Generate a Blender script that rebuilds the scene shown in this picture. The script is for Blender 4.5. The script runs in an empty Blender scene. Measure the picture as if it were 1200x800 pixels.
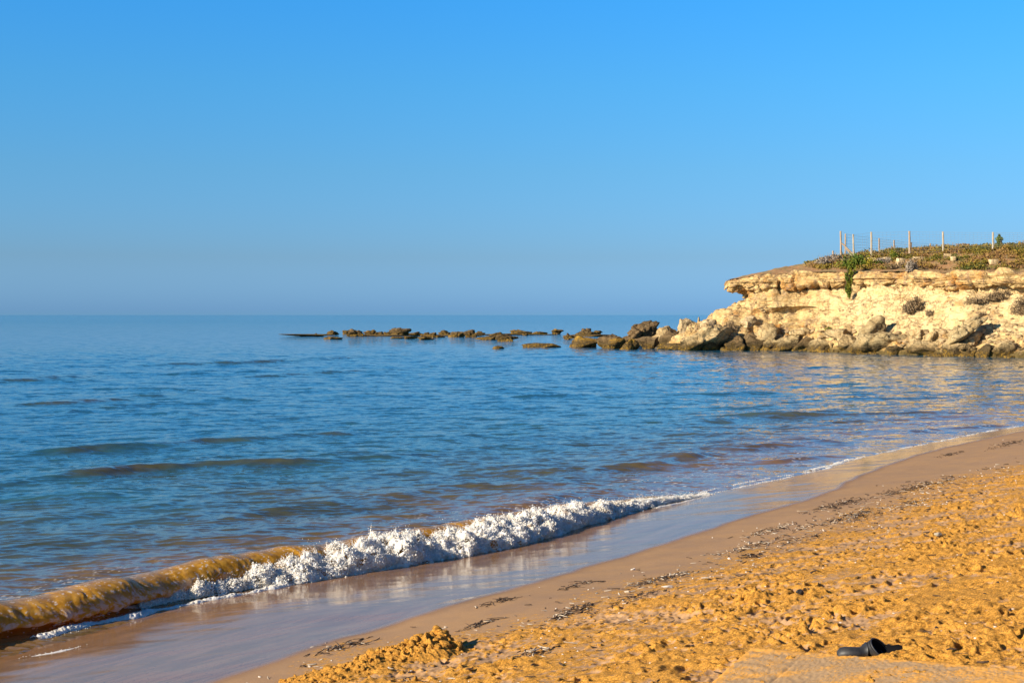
import bpy, bmesh, math, random
import numpy as np
from mathutils import Vector, Matrix

# ------------------------------------------------------------------ camera, sky, sun, exposure
random.seed(7)
RNG = np.random.default_rng(7)
SC = bpy.context.scene
COL = SC.collection
H = 3.3                 # eye height above still water
FPX = 1666.67           # focal length in pixels of the 1200 px wide photograph
HOR = 369.0             # row of the horizon

cam = bpy.data.cameras.new('camera')
cam.lens = 50.0
cam.sensor_width = 36.0
cam.shift_y = -31.0 / 1200.0
cam.clip_start = 0.1
cam.clip_end = 80000.0
camo = bpy.data.objects.new('camera', cam)
camo.location = (0, 0, H)
camo.rotation_euler = (math.radians(90), 0, 0)
COL.objects.link(camo)
SC.camera = camo

SUN_EL = math.radians(22.0)
SUN_AZ = math.radians(-119.0)      # clockwise from +Y: low on the left, a little behind the camera
SDIR = Vector((math.sin(SUN_AZ) * math.cos(SUN_EL), math.cos(SUN_AZ) * math.cos(SUN_EL), math.sin(SUN_EL)))

W = bpy.data.worlds.new('World')
SC.world = W
W.use_nodes = True
wn = W.node_tree
for n in list(wn.nodes):
    wn.nodes.remove(n)
w_out = wn.nodes.new('ShaderNodeOutputWorld')
w_bg = wn.nodes.new('ShaderNodeBackground')
w_sky = wn.nodes.new('ShaderNodeTexSky')
w_sky.sky_type = 'NISHITA'
w_sky.sun_disc = False
w_sky.sun_elevation = SUN_EL
w_sky.sun_rotation = SUN_AZ % (2 * math.pi)
w_sky.altitude = 0
w_sky.air_density = 1.0
w_sky.dust_density = 0.6
w_sky.ozone_density = 2.5
w_mix = wn.nodes.new('ShaderNodeMix')
w_mix.data_type = 'RGBA'
w_mix.blend_type = 'MULTIPLY'
w_mix.inputs['Factor'].default_value = 1.0
# clear, dry, slightly violet air: tint of the sky by height above the horizon
w_tc = wn.nodes.new('ShaderNodeTexCoord')
w_sep = wn.nodes.new('ShaderNodeSeparateXYZ')
w_mr = wn.nodes.new('ShaderNodeMapRange')
w_mr.inputs[1].default_value = 0.0
w_mr.inputs[2].default_value = 0.5
w_ramp = wn.nodes.new('ShaderNodeValToRGB')
w_e = w_ramp.color_ramp.elements
SKY_TINT = [(0, (0.1561, 0.3544, 0.7849)), (0.0084, (0.1527, 0.3317, 0.7714)), (0.08, (0.1570, 0.2769, 0.5013)), (0.2, (0.1485, 0.3190, 0.4895)), (0.316, (0.1267, 0.3679, 0.5528)), (0.43, (0.1014, 0.4001, 0.6415)), (0.62, (0.0718, 0.2701, 0.4558)), (1, (0.0590, 0.2025, 0.3544))]
while len(w_e) < len(SKY_TINT):
    w_e.new(.5)
for q_, (p_, c_) in zip(w_e, SKY_TINT):
    q_.position = p_
    q_.color = (*c_, 1)
wn.links.new(w_tc.outputs['Generated'], w_sep.inputs[0])
wn.links.new(w_sep.outputs[2], w_mr.inputs[0])
wn.links.new(w_mr.outputs[0], w_ramp.inputs[0])
wn.links.new(w_ramp.outputs[0], w_mix.inputs[7])
w_bg.inputs['Strength'].default_value = 0.15
wn.links.new(w_sky.outputs[0], w_mix.inputs[6])
wn.links.new(w_mix.outputs[2], w_bg.inputs[0])
wn.links.new(w_bg.outputs[0], w_out.inputs[0])

sun = bpy.data.lights.new('sun', 'SUN')
sun.energy = 5.0
sun.angle = math.radians(0.5)
sun.color = (1.0, 0.86, 0.66)
suno = bpy.data.objects.new('sun', sun)
suno.location = (-30, -10, 30)
suno.rotation_euler = (-SDIR).to_track_quat('-Z', 'Y').to_euler()
COL.objects.link(suno)

SC.view_settings.view_transform = 'Standard'
SC.view_settings.look = 'None'
SC.view_settings.gamma = 1.0
SC.view_settings.use_curve_mapping = False
SC.view_settings.exposure = 1.05
SC.cycles.max_bounces = 6
SC.cycles.diffuse_bounces = 3
SC.cycles.glossy_bounces = 3
SC.cycles.transmission_bounces = 4
SC.cycles.transparent_max_bounces = 4

# ------------------------------------------------------------------ noise
def _hash(ix, iy, iz, seed):
    h = (ix.astype(np.int64) * 374761393 + iy.astype(np.int64) * 668265263 + iz.astype(np.int64) * 1274126177 + seed * 974711) & 0xffffffff
    h = ((h ^ (h >> 13)) * 1274126177) & 0xffffffff
    return (h ^ (h >> 16)) & 0xffffffff

_G3 = np.array([[1,1,0],[-1,1,0],[1,-1,0],[-1,-1,0],[1,0,1],[-1,0,1],[1,0,-1],[-1,0,-1],[0,1,1],[0,-1,1],[0,1,-1],[0,-1,-1],[1,1,0],[-1,1,0],[0,-1,1],[0,-1,-1]], float)

def n2(x, y, seed=0):
    x = np.asarray(x, float); y = np.asarray(y, float)
    ix = np.floor(x); iy = np.floor(y)
    fx = x - ix; fy = y - iy
    ux = fx*fx*fx*(fx*(fx*6-15)+10); uy = fy*fy*fy*(fy*(fy*6-15)+10)
    ix = ix.astype(np.int64); iy = iy.astype(np.int64)
    z = np.zeros_like(ix)
    def g(ox, oy):
        a = _hash(ix+ox, iy+oy, z, seed).astype(float) * (2*math.pi/4294967296.0)
        return np.cos(a)*(fx-ox) + np.sin(a)*(fy-oy)
    a = g(0,0); b = g(1,0); c = g(0,1); d = g(1,1)
    a = a + ux*(b-a); c = c + ux*(d-c)
    return (a + uy*(c-a)) * 1.4

def n3(x, y, z, seed=0):
    x = np.asarray(x, float); y = np.asarray(y, float); z = np.asarray(z, float)
    ix = np.floor(x); iy = np.floor(y); iz = np.floor(z)
    fx = x-ix; fy = y-iy; fz = z-iz
    ux = fx*fx*(3-2*fx); uy = fy*fy*(3-2*fy); uz = fz*fz*(3-2*fz)
    ix = ix.astype(np.int64); iy = iy.astype(np.int64); iz = iz.astype(np.int64)
    def g(ox, oy, oz):
        v = _G3[_hash(ix+ox, iy+oy, iz+oz, seed) & 15]
        return v[...,0]*(fx-ox) + v[...,1]*(fy-oy) + v[...,2]*(fz-oz)
    def lx(oy, oz):
        a = g(0,oy,oz); return a + ux*(g(1,oy,oz)-a)
    def ly(oz):
        a = lx(0,oz); return a + uy*(lx(1,oz)-a)
    a = ly(0)
    return a + uz*(ly(1)-a)

def fbm2(x, y, o=4, seed=0, gain=.5):
    r = 0; a = 1.0
    for k in range(o):
        r = r + a*n2(x, y, seed+k*17); x = x*2.03+3.1; y = y*2.03+1.7; a *= gain
    return r

def fbm3(x, y, z, o=4, seed=0, gain=.5):
    r = 0; a = 1.0
    for k in range(o):
        r = r + a*n3(x, y, z, seed+k*17); x = x*2.03+3.1; y = y*2.03+1.7; z = z*2.03+.9; a *= gain
    return r

def sstep(a, b, x):
    t = np.clip((x-a)/(b-a), 0, 1)
    return t*t*(3-2*t)

# ------------------------------------------------------------------ projection from the photograph's survey
def U(px, py, z=0.0):
    Y = (H-z)*FPX/(py-HOR)
    return np.array([(px-600.0)/FPX*Y, Y, z])

def V(px, py, Y):
    return np.array([(px-600.0)/FPX*Y, Y, H-(py-HOR)/FPX*Y])

def catmull(P, step):
    P = np.asarray(P, float)
    Q = np.vstack([2*P[0]-P[1], P, 2*P[-1]-P[-2]])
    out = []
    for i in range(1, len(Q)-2):
        L = np.linalg.norm(Q[i+1]-Q[i]); n = max(1, int(L/step))
        t = (np.arange(n)/n)[:, None]
        p0, p1, p2, p3 = Q[i-1], Q[i], Q[i+1], Q[i+2]
        out.append(.5*((2*p1)+(-p0+p2)*t+(2*p0-5*p1+4*p2-p3)*t**2+(-p0+3*p1-3*p2+p3)*t**3))
    out.append(P[-1:])
    return np.vstack(out)

def resample(P, step):
    d = np.r_[0, np.cumsum(np.linalg.norm(np.diff(P, axis=0), axis=1))]
    n = max(2, int(d[-1]/step)+1)
    s = np.linspace(0, d[-1], n)
    return np.stack([np.interp(s, d, P[:, k]) for k in range(P.shape[1])], 1), s

def sdist(x, y, P):
    """signed distance to the polyline P: positive to the right of its direction"""
    best = np.full(x.shape, 1e18); sg = np.ones(x.shape)
    for a, b in zip(P[:-1], P[1:]):
        d = b-a; L2 = float(d@d)
        if L2 < 1e-12: continue
        t = np.clip(((x-a[0])*d[0]+(y-a[1])*d[1])/L2, 0, 1)
        ex = x-a[0]-t*d[0]; ey = y-a[1]-t*d[1]
        q = ex*ex+ey*ey
        m = q < best-1e-9
        best = np.where(m, q, best)
        sg = np.where(m, np.where(d[0]*ey-d[1]*ex > 0, -1.0, 1.0), sg)
    return np.sqrt(best)*sg

class Field:
    """signed distance field on a raster, sampled bilinearly; outside it the distance is computed directly"""
    def __init__(s, P, x0, x1, y0, y1, st):
        s.P = np.asarray(P, float); s.x0, s.y0, s.st = x0, y0, st
        gx = np.arange(x0, x1+st, st); gy = np.arange(y0, y1+st, st)
        X, Y = np.meshgrid(gx, gy)
        s.g = sdist(X, Y, s.P); s.x1 = gx[-1]; s.y1 = gy[-1]
    def __call__(s, x, y):
        x = np.asarray(x, float); y = np.asarray(y, float)
        r = bil(s.g, (np.clip(x, s.x0, s.x1)-s.x0)/s.st, (np.clip(y, s.y0, s.y1)-s.y0)/s.st)
        o = (x < s.x0) | (x > s.x1) | (y < s.y0) | (y > s.y1)
        if o.any():
            r = np.array(r); r[o] = sdist(x[o], y[o], s.P)
        return r

def bil(g, u, v):
    h, w = g.shape
    u = np.clip(u, 0, w-1.001); v = np.clip(v, 0, h-1.001)
    i = u.astype(int); j = v.astype(int); fu = u-i; fv = v-j
    return (g[j, i]*(1-fu)+g[j, i+1]*fu)*(1-fv)+(g[j+1, i]*(1-fu)+g[j+1, i+1]*fu)*fv

# ------------------------------------------------------------------ mesh helpers
def tag(o, label=None, cat=None, group=None, kind=None):
    if label: o['label'] = label
    if cat: o['category'] = cat
    if group: o['group'] = group
    if kind: o['kind'] = kind
    return o

def link(name, me, mat=None, parent=None):
    o = bpy.data.objects.new(name, me)
    COL.objects.link(o)
    if mat is not None: me.materials.append(mat)
    if parent is not None: o.parent = parent
    return o

def empty(name, loc):
    o = bpy.data.objects.new(name, None); o.location = loc; o.empty_display_size = .2
    COL.objects.link(o); return o

def np_mesh(name, V_, F, smooth=True, attrs=None):
    V_ = np.ascontiguousarray(V_, np.float32); F = np.ascontiguousarray(F, np.int32)
    me = bpy.data.meshes.new(name)
    me.vertices.add(len(V_)); me.vertices.foreach_set('co', V_.ravel())
    k = F.shape[1]
    me.loops.add(F.size); me.loops.foreach_set('vertex_index', F.ravel())
    me.polygons.add(len(F)); me.polygons.foreach_set('loop_start', np.arange(0, F.size, k, dtype=np.int32))
    if not smooth:
        me.polygons.foreach_set('use_smooth', np.zeros(len(F), bool))
    else:
        me.polygons.foreach_set('use_smooth', np.ones(len(F), bool))
    me.update(calc_edges=True)
    for an, av in (attrs or {}).items():
        a = me.attributes.new(an, 'FLOAT', 'POINT')
        a.data.foreach_set('value', np.ascontiguousarray(av, np.float32).ravel())
    return me

def grid_faces(nr, nc, wrap=False):
    i = np.arange(nr-1)[:, None]; j = np.arange(nc if wrap else nc-1)[None, :]
    j2 = (j+1) % nc
    a = i*nc+j; b = i*nc+j2; c = (i+1)*nc+j2; d = (i+1)*nc+j
    return np.stack([a, b, c, d], -1).reshape(-1, 4)

def compact(V_, F, attrs=None):
    used = np.zeros(len(V_), bool); used[F.ravel()] = True
    m = np.cumsum(used)-1
    return V_[used], m[F], {k: v[used] for k, v in (attrs or {}).items()}

# ------------------------------------------------------------------ materials
def mat_new(name):
    m = bpy.data.materials.new(name); m.use_nodes = True
    nt = m.node_tree
    for n in list(nt.nodes): nt.nodes.remove(n)
    out = nt.nodes.new('ShaderNodeOutputMaterial')
    b = nt.nodes.new('ShaderNodeBsdfPrincipled')
    nt.links.new(b.outputs[0], out.inputs[0])
    return m, nt, b, out

class NT:
    """short hand for building node trees"""
    def __init__(s, nt): s.nt = nt
    def link(s, a, b): s.nt.links.new(a, b)
    def put(s, sock, v):
        if hasattr(v, 'is_output') or isinstance(v, bpy.types.NodeSocket): s.nt.links.new(v, sock)
        else:
            if isinstance(v, (tuple, list)) and len(v) == 3 and sock.type == 'RGBA': v = (*v, 1)
            sock.default_value = v
    def math(s, op, a, b=0.0, c=None, clamp=False):
        n = s.nt.nodes.new('ShaderNodeMath'); n.operation = op; n.use_clamp = clamp
        s.put(n.inputs[0], a); s.put(n.inputs[1], b)
        if c is not None: s.put(n.inputs[2], c)
        return n.outputs[0]
    def mix(s, f, a, b, mode='MIX'):
        n = s.nt.nodes.new('ShaderNodeMix'); n.data_type = 'RGBA'; n.blend_type = mode
        s.put(n.inputs[0], f); s.put(n.inputs[6], a); s.put(n.inputs[7], b)
        return n.outputs[2]
    def ramp(s, f, stops):
        n = s.nt.nodes.new('ShaderNodeValToRGB'); e = n.color_ramp.elements
        while len(e) < len(stops): e.new(.5)
        for q, (p, c) in zip(e, stops):
            q.position = p; q.color = (c, c, c, 1) if isinstance(c, (int, float)) else (*c, 1)
        s.put(n.inputs[0], f); return n.outputs[0]
    def rng(s, f, a, b, c, d):
        n = s.nt.nodes.new('ShaderNodeMapRange'); n.interpolation_type = 'SMOOTHSTEP'
        s.put(n.inputs[0], f)
        for k, v in zip((1, 2, 3, 4), (a, b, c, d)): s.put(n.inputs[k], v)
        return n.outputs[0]
    def attr(s, name):
        n = s.nt.nodes.new('ShaderNodeAttribute'); n.attribute_name = name; return n.outputs['Fac']
    def pos(s):
        return s.nt.nodes.new('ShaderNodeNewGeometry').outputs['Position']
    def nrm(s):
        return s.nt.nodes.new('ShaderNodeNewGeometry').outputs['Normal']
    def obj(s):
        return s.nt.nodes.new('ShaderNodeTexCoord').outputs['Object']
    def map(s, v, sc=(1, 1, 1), rot=(0, 0, 0)):
        n = s.nt.nodes.new('ShaderNodeMapping'); s.put(n.inputs[0], v)
        n.inputs['Scale'].default_value = sc; n.inputs['Rotation'].default_value = rot
        return n.outputs[0]
    def noise(s, v, scale, detail=3, rough=.5, col=False, dist=0.0):
        n = s.nt.nodes.new('ShaderNodeTexNoise'); s.put(n.inputs['Vector'], v)
        n.inputs['Scale'].default_value = scale; n.inputs['Detail'].default_value = detail
        n.inputs['Roughness'].default_value = rough; n.inputs['Distortion'].default_value = dist
        return n.outputs[1] if col else n.outputs[0]
    def voro(s, v, scale, feat='F1'):
        n = s.nt.nodes.new('ShaderNodeTexVoronoi'); n.feature = feat; s.put(n.inputs['Vector'], v)
        n.inputs['Scale'].default_value = scale; return n.outputs[0]
    def vmath(s, op, a, b=None, scale=None):
        n = s.nt.nodes.new('ShaderNodeVectorMath'); n.operation = op; s.put(n.inputs[0], a)
        if b is not None: s.put(n.inputs[1], b)
        if scale is not None: s.put(n.inputs['Scale'], scale)
        return n.outputs[0]
    def sep(s, v):
        n = s.nt.nodes.new('ShaderNodeSeparateXYZ'); s.put(n.inputs[0], v); return n.outputs
    def bump(s, h, strength, dist, normal=None):
        n = s.nt.nodes.new('ShaderNodeBump'); s.put(n.inputs['Strength'], strength); n.inputs['Distance'].default_value = dist
        s.put(n.inputs['Height'], h)
        if normal is not None: s.put(n.inputs['Normal'], normal)
        return n.outputs[0]

def simple_mat(name, c1, c2=None, scale=20, rough=.9, bump=0.0, bscale=40, bdist=.02, spec=.3):
    m, nt, b, out = mat_new(name); t = NT(nt); p = t.obj()
    if c2 is None: b.inputs['Base Color'].default_value = (*c1, 1)
    else: t.link(t.mix(t.rng(t.noise(p, scale, 4, .6), .35, .65, 0, 1), c1, c2), b.inputs['Base Color'])
    b.inputs['Roughness'].default_value = rough
    b.inputs['Specular IOR Level'].default_value = spec
    if bump: t.link(t.bump(t.noise(p, bscale, 4, .6), bump, bdist), b.inputs['Normal'])
    return m

# sand: attributes wet (0 dry .. 1 film of water) and loose (0 packed .. 1 loose dry sand)
def make_sand():
    m, nt, b, out = mat_new('sand'); t = NT(nt); p = t.pos()
    wet = t.attr('wet'); loose = t.attr('loose')
    g = t.noise(p, 55, 5, .7)
    big = t.noise(p, 1.7, 4, .6)
    packed = t.mix(g, (0.31, 0.18, 0.088), (0.40, 0.24, 0.12))
    packed = t.mix(t.rng(big, .35, .7, 0, .5), packed, (0.25, 0.16, 0.105))
    dry = t.mix(t.rng(g, .3, .7, 0, 1), (0.58, 0.265, 0.040), (0.72, 0.36, 0.066))
    lf = t.rng(t.math('ADD', loose, t.math('MULTIPLY', t.math('SUBTRACT', t.noise(p, 11, 7, .8), .5), 1.5)), .42, .58, 0, 1)
    c = t.mix(lf, packed, dry)
    speck = t.rng(t.noise(p, 110, 3, .6), .60, .68, 0, .75)
    c = t.mix(t.math('MULTIPLY', speck, lf), c, (0.12, 0.075, 0.05))
    pale = t.rng(t.voro(p, 42), .0, .10, .75, 0)
    c = t.mix(t.math('MULTIPLY', pale, t.rng(t.noise(p, 6, 2, .5), .5, .7, 0, 1)), c, (0.62, 0.52, 0.40))
    streak = t.noise(t.map(t.map(p, (1, 1, 1), (0, 0, math.radians(-54))), (.5, 2.6, 1)), 1.9, 7, .68, dist=.6)
    vn = nt.nodes.new('ShaderNodeTexVoronoi'); vn.inputs['Scale'].default_value = 120; t.link(p, vn.inputs['Vector'])
    grain = t.rng(t.sep(vn.outputs['Color'])[0], 0, 1, .58, 1.15)
    cg = nt.nodes.new('ShaderNodeCombineColor')
    for k_ in range(3): t.link(grain, cg.inputs[k_])
    c = t.mix(t.math('ADD', .25, t.math('MULTIPLY', lf, .75)), c, t.mix(1.0, c, cg.outputs[0], 'MULTIPLY'))
    wc = t.mix(t.rng(streak, .35, .68, 0, 1), (0.25, 0.135, 0.066), (0.16, 0.09, 0.048))
    wc = t.mix(t.rng(t.noise(p, 38, 2, .5), .655, .69, 0, .8), wc, (0.045, 0.03, 0.025))
    c = t.mix(wet, c, wc)
    t.link(c, b.inputs['Base Color'])
    t.link(t.math('ADD', t.rng(wet, 0.1, 1, .95, .115), t.math('MULTIPLY', t.math('SUBTRACT', streak, .5), .09)), b.inputs['Roughness'])
    t.link(t.rng(wet, 0.1, 1, .15, .12), b.inputs['Specular IOR Level'])
    hh = t.math('ADD', t.noise(p, 150, 3, .7), t.math('MULTIPLY', t.noise(p, 45, 5, .7), .8))
    st = t.math('MULTIPLY', t.math('SUBTRACT', 1.0, wet), t.math('ADD', t.math('MULTIPLY', lf, .8), .16))
    n1 = t.bump(hh, t.math('ADD', st, .012), .018)
    t.link(n1, b.inputs['Normal'])
    return m

# water: attributes turb (sand stirred up; on swell fronts also painted light through thin water), foam (aerated patches), thin (lit through)
def make_water():
    m, nt, b, out = mat_new('sea_water'); t = NT(nt); p = t.pos()
    turb = t.attr('turb'); foam = t.attr('foam'); thin = t.attr('thin')
    c = t.ramp(turb, [(0.0, (0.012, 0.092, 0.175)), (0.35, (0.028, 0.088, 0.105)), (0.65, (0.080, 0.072, 0.032)), (1.0, (0.20, 0.11, 0.04))])
    c = t.mix(t.math('MULTIPLY', t.rng(t.noise(t.map(p, (1, 1.6, 1)), .35, 3, .6), .45, .7, 0, .6), t.rng(turb, .05, .5, 0, 1)), c, (0.03, 0.035, 0.02))
    amber = t.mix(t.rng(t.noise(t.map(p, (1, 1, .3)), 11, 6, .7), .35, .65, 0, 1), (0.44, 0.20, 0.014), (0.68, 0.36, 0.05))
    c = t.mix(thin, c, amber)
    c = t.mix(foam, c, (0.78, 0.76, 0.72))
    t.link(c, b.inputs['Base Color'])
    b.inputs['IOR'].default_value = 1.33
    vy = t.sep(p)[1]
    t.link(t.rng(thin, 0, 1, .5, .25), b.inputs['Specular IOR Level'])
    t.link(t.math('ADD', t.math('ADD', t.rng(vy, 60, 700, .05, .13), t.math('MULTIPLY', thin, .14)), t.math('MULTIPLY', foam, .5)), b.inputs['Roughness'])
    # ripples tilt the normal directly, so that they keep their slope however far away they are
    rp = t.map(p, (1.0, 2.3, 1.0), (0, 0, math.radians(-14)))
    nz = t.vmath('SUBTRACT', t.noise(rp, 1.1, 4, .62, col=True), (.5, .5, .5))
    nz2 = t.vmath('SUBTRACT', t.noise(rp, 5.5, 3, .6, col=True), (.5, .5, .5))
    calm = t.rng(turb, .85, 1.0, 1.0, .7)
    nn = t.vmath('ADD', t.vmath('MULTIPLY', nz, (.26, .80, 0)), t.vmath('MULTIPLY', nz2, (.17, .44, 0)))
    nn = t.vmath('SCALE', nn, scale=calm)
    nw = t.vmath('NORMALIZE', t.vmath('ADD', t.nrm(), nn))
    t.link(t.bump(t.noise(p, 26, 5, .7), t.math('MULTIPLY', thin, .30), .02, nw), b.inputs['Normal'])
    tr = nt.nodes.new('ShaderNodeBsdfTranslucent'); t.put(tr.inputs[0], (0.85, 0.45, 0.06))
    mx = nt.nodes.new('ShaderNodeMixShader')
    t.link(t.math('MULTIPLY', thin, .40), mx.inputs[0]); t.link(b.outputs[0], mx.inputs[1]); t.link(tr.outputs[0], mx.inputs[2])
    t.link(mx.outputs[0], out.inputs[0])
    return m

def make_foam():
    m, nt, b, out = mat_new('foam'); t = NT(nt); p = t.pos()
    gap = t.attr('gap')
    c = t.mix(t.rng(t.noise(p, 9, 4, .65), .40, .66, 0, .8), (0.94, 0.93, 0.90), (0.82, 0.74, 0.60))
    c = t.mix(gap, c, (0.30, 0.17, 0.05))
    t.link(c, b.inputs['Base Color'])
    b.inputs['Roughness'].default_value = .35
    b.inputs['Subsurface Weight'].default_value = .3
    b.inputs['Subsurface Radius'].default_value = (1, .95, .9)
    b.inputs['Subsurface Scale'].default_value = .03
    t.link(t.bump(t.noise(p, 90, 3, .7), .35, .010), b.inputs['Normal'])
    tr = nt.nodes.new('ShaderNodeBsdfTranslucent'); t.put(tr.inputs[0], (0.88, 0.84, 0.76))
    mx = nt.nodes.new('ShaderNodeMixShader'); mx.inputs[0].default_value = .35
    t.link(b.outputs[0], mx.inputs[1]); t.link(tr.outputs[0], mx.inputs[2]); t.link(mx.outputs[0], out.inputs[0])
    return m

def make_cliff():
    m, nt, b, out = mat_new('limestone_cliff'); t = NT(nt); p = t.pos()
    z = t.sep(p)[2]; up = t.sep(t.nrm())[2]
    lay = t.noise(t.map(p, (.10, .10, 1.5)), 2.2, 5, .62)
    fine = t.noise(p, 2.6, 6, .68)
    c = t.mix(t.rng(lay, .36, .64, 0, 1), (0.47, 0.30, 0.12), (0.62, 0.45, 0.21))
    c = t.mix(t.rng(t.noise(t.map(p, (.25, .25, 5.0)), 1.6, 4, .7), .56, .66, 0, .6), c, (0.20, 0.125, 0.06))
    c = t.mix(t.rng(fine, .46, .68, 0, .8), c, (0.42, 0.245, 0.08))
    c = t.mix(t.rng(t.noise(p, .55, 5, .65), .52, .66, 0, .85), c, (0.46, 0.215, 0.05))
    c = t.mix(t.rng(t.noise(p, 1.3, 6, .72), .52, .60, 0, .8), c, (0.26, 0.175, 0.11))
    c = t.mix(t.rng(t.noise(t.map(p, (.6, .6, 1.5)), 4.0, 4, .65), .60, .67, 0, .8), c, (0.15, 0.10, 0.055))
    bare = t.attr('bare')
    c = t.mix(t.math('MULTIPLY', bare, t.rng(t.noise(p, .8, 5, .65), .34, .56, .25, 1)), c, t.mix(fine, (0.70, 0.54, 0.30), (0.58, 0.40, 0.18)))
    c = t.mix(t.rng(t.noise(t.map(p, (.7, .7, 1.4)), 1.9, 6, .75), .58, .66, 0, .75), c, (0.24, 0.155, 0.085))
    soil = t.attr('soil')
    c = t.mix(t.math('MULTIPLY', soil, t.rng(fine, .3, .6, .35, 1)), c, (0.25, 0.135, 0.065))
    tide = t.rng(t.math('ADD', z, t.math('MULTIPLY', t.math('SUBTRACT', fine, .5), 1.4)), .25, .85, 1, 0)
    c = t.mix(tide, c, (0.12, 0.085, 0.03))
    t.link(c, b.inputs['Base Color'])
    b.inputs['Roughness'].default_value = .95; b.inputs['Specular IOR Level'].default_value = .15
    wp = t.vmath('ADD', t.map(p, (1, 1, 1.5)), t.vmath('SCALE', t.noise(p, 1.4, 4, .6, col=True), scale=1.3))
    ck = t.math('MAXIMUM', t.rng(t.voro(wp, .62, 'DISTANCE_TO_EDGE'), 0, .035, 1, 0), t.math('MULTIPLY', t.rng(t.voro(wp, 1.7, 'DISTANCE_TO_EDGE'), 0, .05, 1, 0), .7))
    ck = t.math('MULTIPLY', ck, t.rng(t.noise(p, .7, 3, .6), .42, .6, 0, 1))
    cs = b.inputs['Base Color'].links[0].from_socket
    t.link(t.mix(t.math('MULTIPLY', ck, .6), cs, (0.20, 0.12, 0.06)), b.inputs['Base Color'])
    hgt = t.math('ADD', t.math('ADD', t.math('MULTIPLY', ck, -.9), t.noise(p, 3.4, 7, .68)), t.math('MULTIPLY', t.noise(t.map(p, (.3, .3, 3.0)), 2.4, 5, .65), .8))
    t.link(t.bump(hgt, .8, .30), b.inputs['Normal'])
    return m

def make_rock():
    m, nt, b, out = mat_new('rock'); t = NT(nt); p = t.pos(); z = t.sep(p)[2]
    oi = nt.nodes.new('ShaderNodeObjectInfo')
    f = t.noise(p, 2.2, 6, .68); f2 = t.noise(p, 7.0, 4, .65)
    c = t.mix(t.rng(f, .38, .64, 0, 1), oi.outputs['Color'], t.mix(1.0, oi.outputs['Color'], (0.68, 0.62, 0.54), 'MULTIPLY'))
    c = t.mix(t.rng(f2, .54, .68, 0, .8), c, (0.11, 0.078, 0.045))
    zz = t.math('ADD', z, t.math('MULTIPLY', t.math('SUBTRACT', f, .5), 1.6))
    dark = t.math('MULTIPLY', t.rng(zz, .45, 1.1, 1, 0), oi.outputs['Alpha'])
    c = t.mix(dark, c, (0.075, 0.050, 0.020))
    alg = t.math('MULTIPLY', t.rng(zz, .15, .55, 1, 0), t.rng(f2, .44, .60, 0, .9))
    c = t.mix(t.math('MULTIPLY', alg, oi.outputs['Alpha']), c, (0.27, 0.155, 0.018))
    t.link(c, b.inputs['Base Color'])
    wp = t.vmath('ADD', t.map(p, (1, 1, 1.4)), t.vmath('SCALE', t.noise(p, 1.8, 4, .6, col=True), scale=.9))
    ck = t.math('MULTIPLY', t.rng(t.voro(wp, .9, 'DISTANCE_TO_EDGE'), 0, .04, 1, 0), t.rng(t.noise(p, .9, 3, .6), .4, .6, .2, 1))
    cs = b.inputs['Base Color'].links[0].from_socket
    t.link(t.mix(t.math('MULTIPLY', ck, .75), cs, (0.06, 0.04, 0.02)), b.inputs['Base Color'])
    b.inputs['Roughness'].default_value = .9; b.inputs['Specular IOR Level'].default_value = .2
    t.link(t.bump(t.math('ADD', t.math('SUBTRACT', t.noise(p, 4.5, 6, .7), ck), t.math('MULTIPLY', t.noise(t.map(p, (.5, .5, 3)), 3, 4, .6), .5)), .8, .22), b.inputs['Normal'])
    return m

def make_leaf(name, a, bb, cc):
    m, nt, b, out = mat_new(name); t = NT(nt)
    c = t.ramp(t.attr('tint'), [(0.0, a), (0.5, bb), (1.0, cc)])
    t.link(c, b.inputs['Base Color'])
    b.inputs['Roughness'].default_value = .75; b.inputs['Specular IOR Level'].default_value = .2
    return m

M = dict(
    sand=make_sand(), water=make_water(), foam=make_foam(), cliff=make_cliff(), rock=make_rock(),
    scrub=make_leaf('scrub_leaves', (0.055, 0.07, 0.012), (0.21, 0.145, 0.02), (0.21, 0.115, 0.045)),
    green=make_leaf('green_leaves', (0.05, 0.095, 0.012), (0.12, 0.15, 0.015), (0.26, 0.20, 0.02)),
    drybush=make_leaf('dry_leaves', (0.13, 0.095, 0.055), (0.21, 0.15, 0.085), (0.30, 0.21, 0.115)),
    greybush=make_leaf('grey_leaves', (0.18, 0.15, 0.12), (0.26, 0.215, 0.17), (0.34, 0.29, 0.23)),
    twig=simple_mat('twig', (0.10, 0.07, 0.045), (0.16, 0.115, 0.075), 6),
    post=simple_mat('weathered_post', (0.36, 0.27, 0.18), (0.27, 0.20, 0.14), 3, .9, .4, 9, .02),
    palepost=simple_mat('pale_post', (0.37, 0.32, 0.24), (0.28, 0.24, 0.18), 3, .85, .3, 9, .02),
    wire=simple_mat('fence_wire', (0.16, 0.16, 0.15), None, rough=.5, spec=.5),
    block=simple_mat('cut_stone', (0.52, 0.40, 0.23), (0.40, 0.29, 0.15), 2.0, .95, .6, 3, .1),
    weed=simple_mat('dried_seaweed', (0.035, 0.022, 0.016), (0.085, 0.05, 0.028), 25, .9),
    reed=simple_mat('bleached_reed', (0.50, 0.43, 0.34), (0.34, 0.26, 0.18), 18, .9),
    shell=simple_mat('shell', (0.74, 0.68, 0.60), (0.60, 0.53, 0.45), 30, .6),
    rubber=simple_mat('black_rubber', (0.012, 0.013, 0.016), (0.03, 0.028, 0.026), 14, .55, .15, 60, .004, .5),
    lining=simple_mat('black_lining', (0.006, 0.006, 0.007), None, rough=.95, spec=.1),
)

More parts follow.
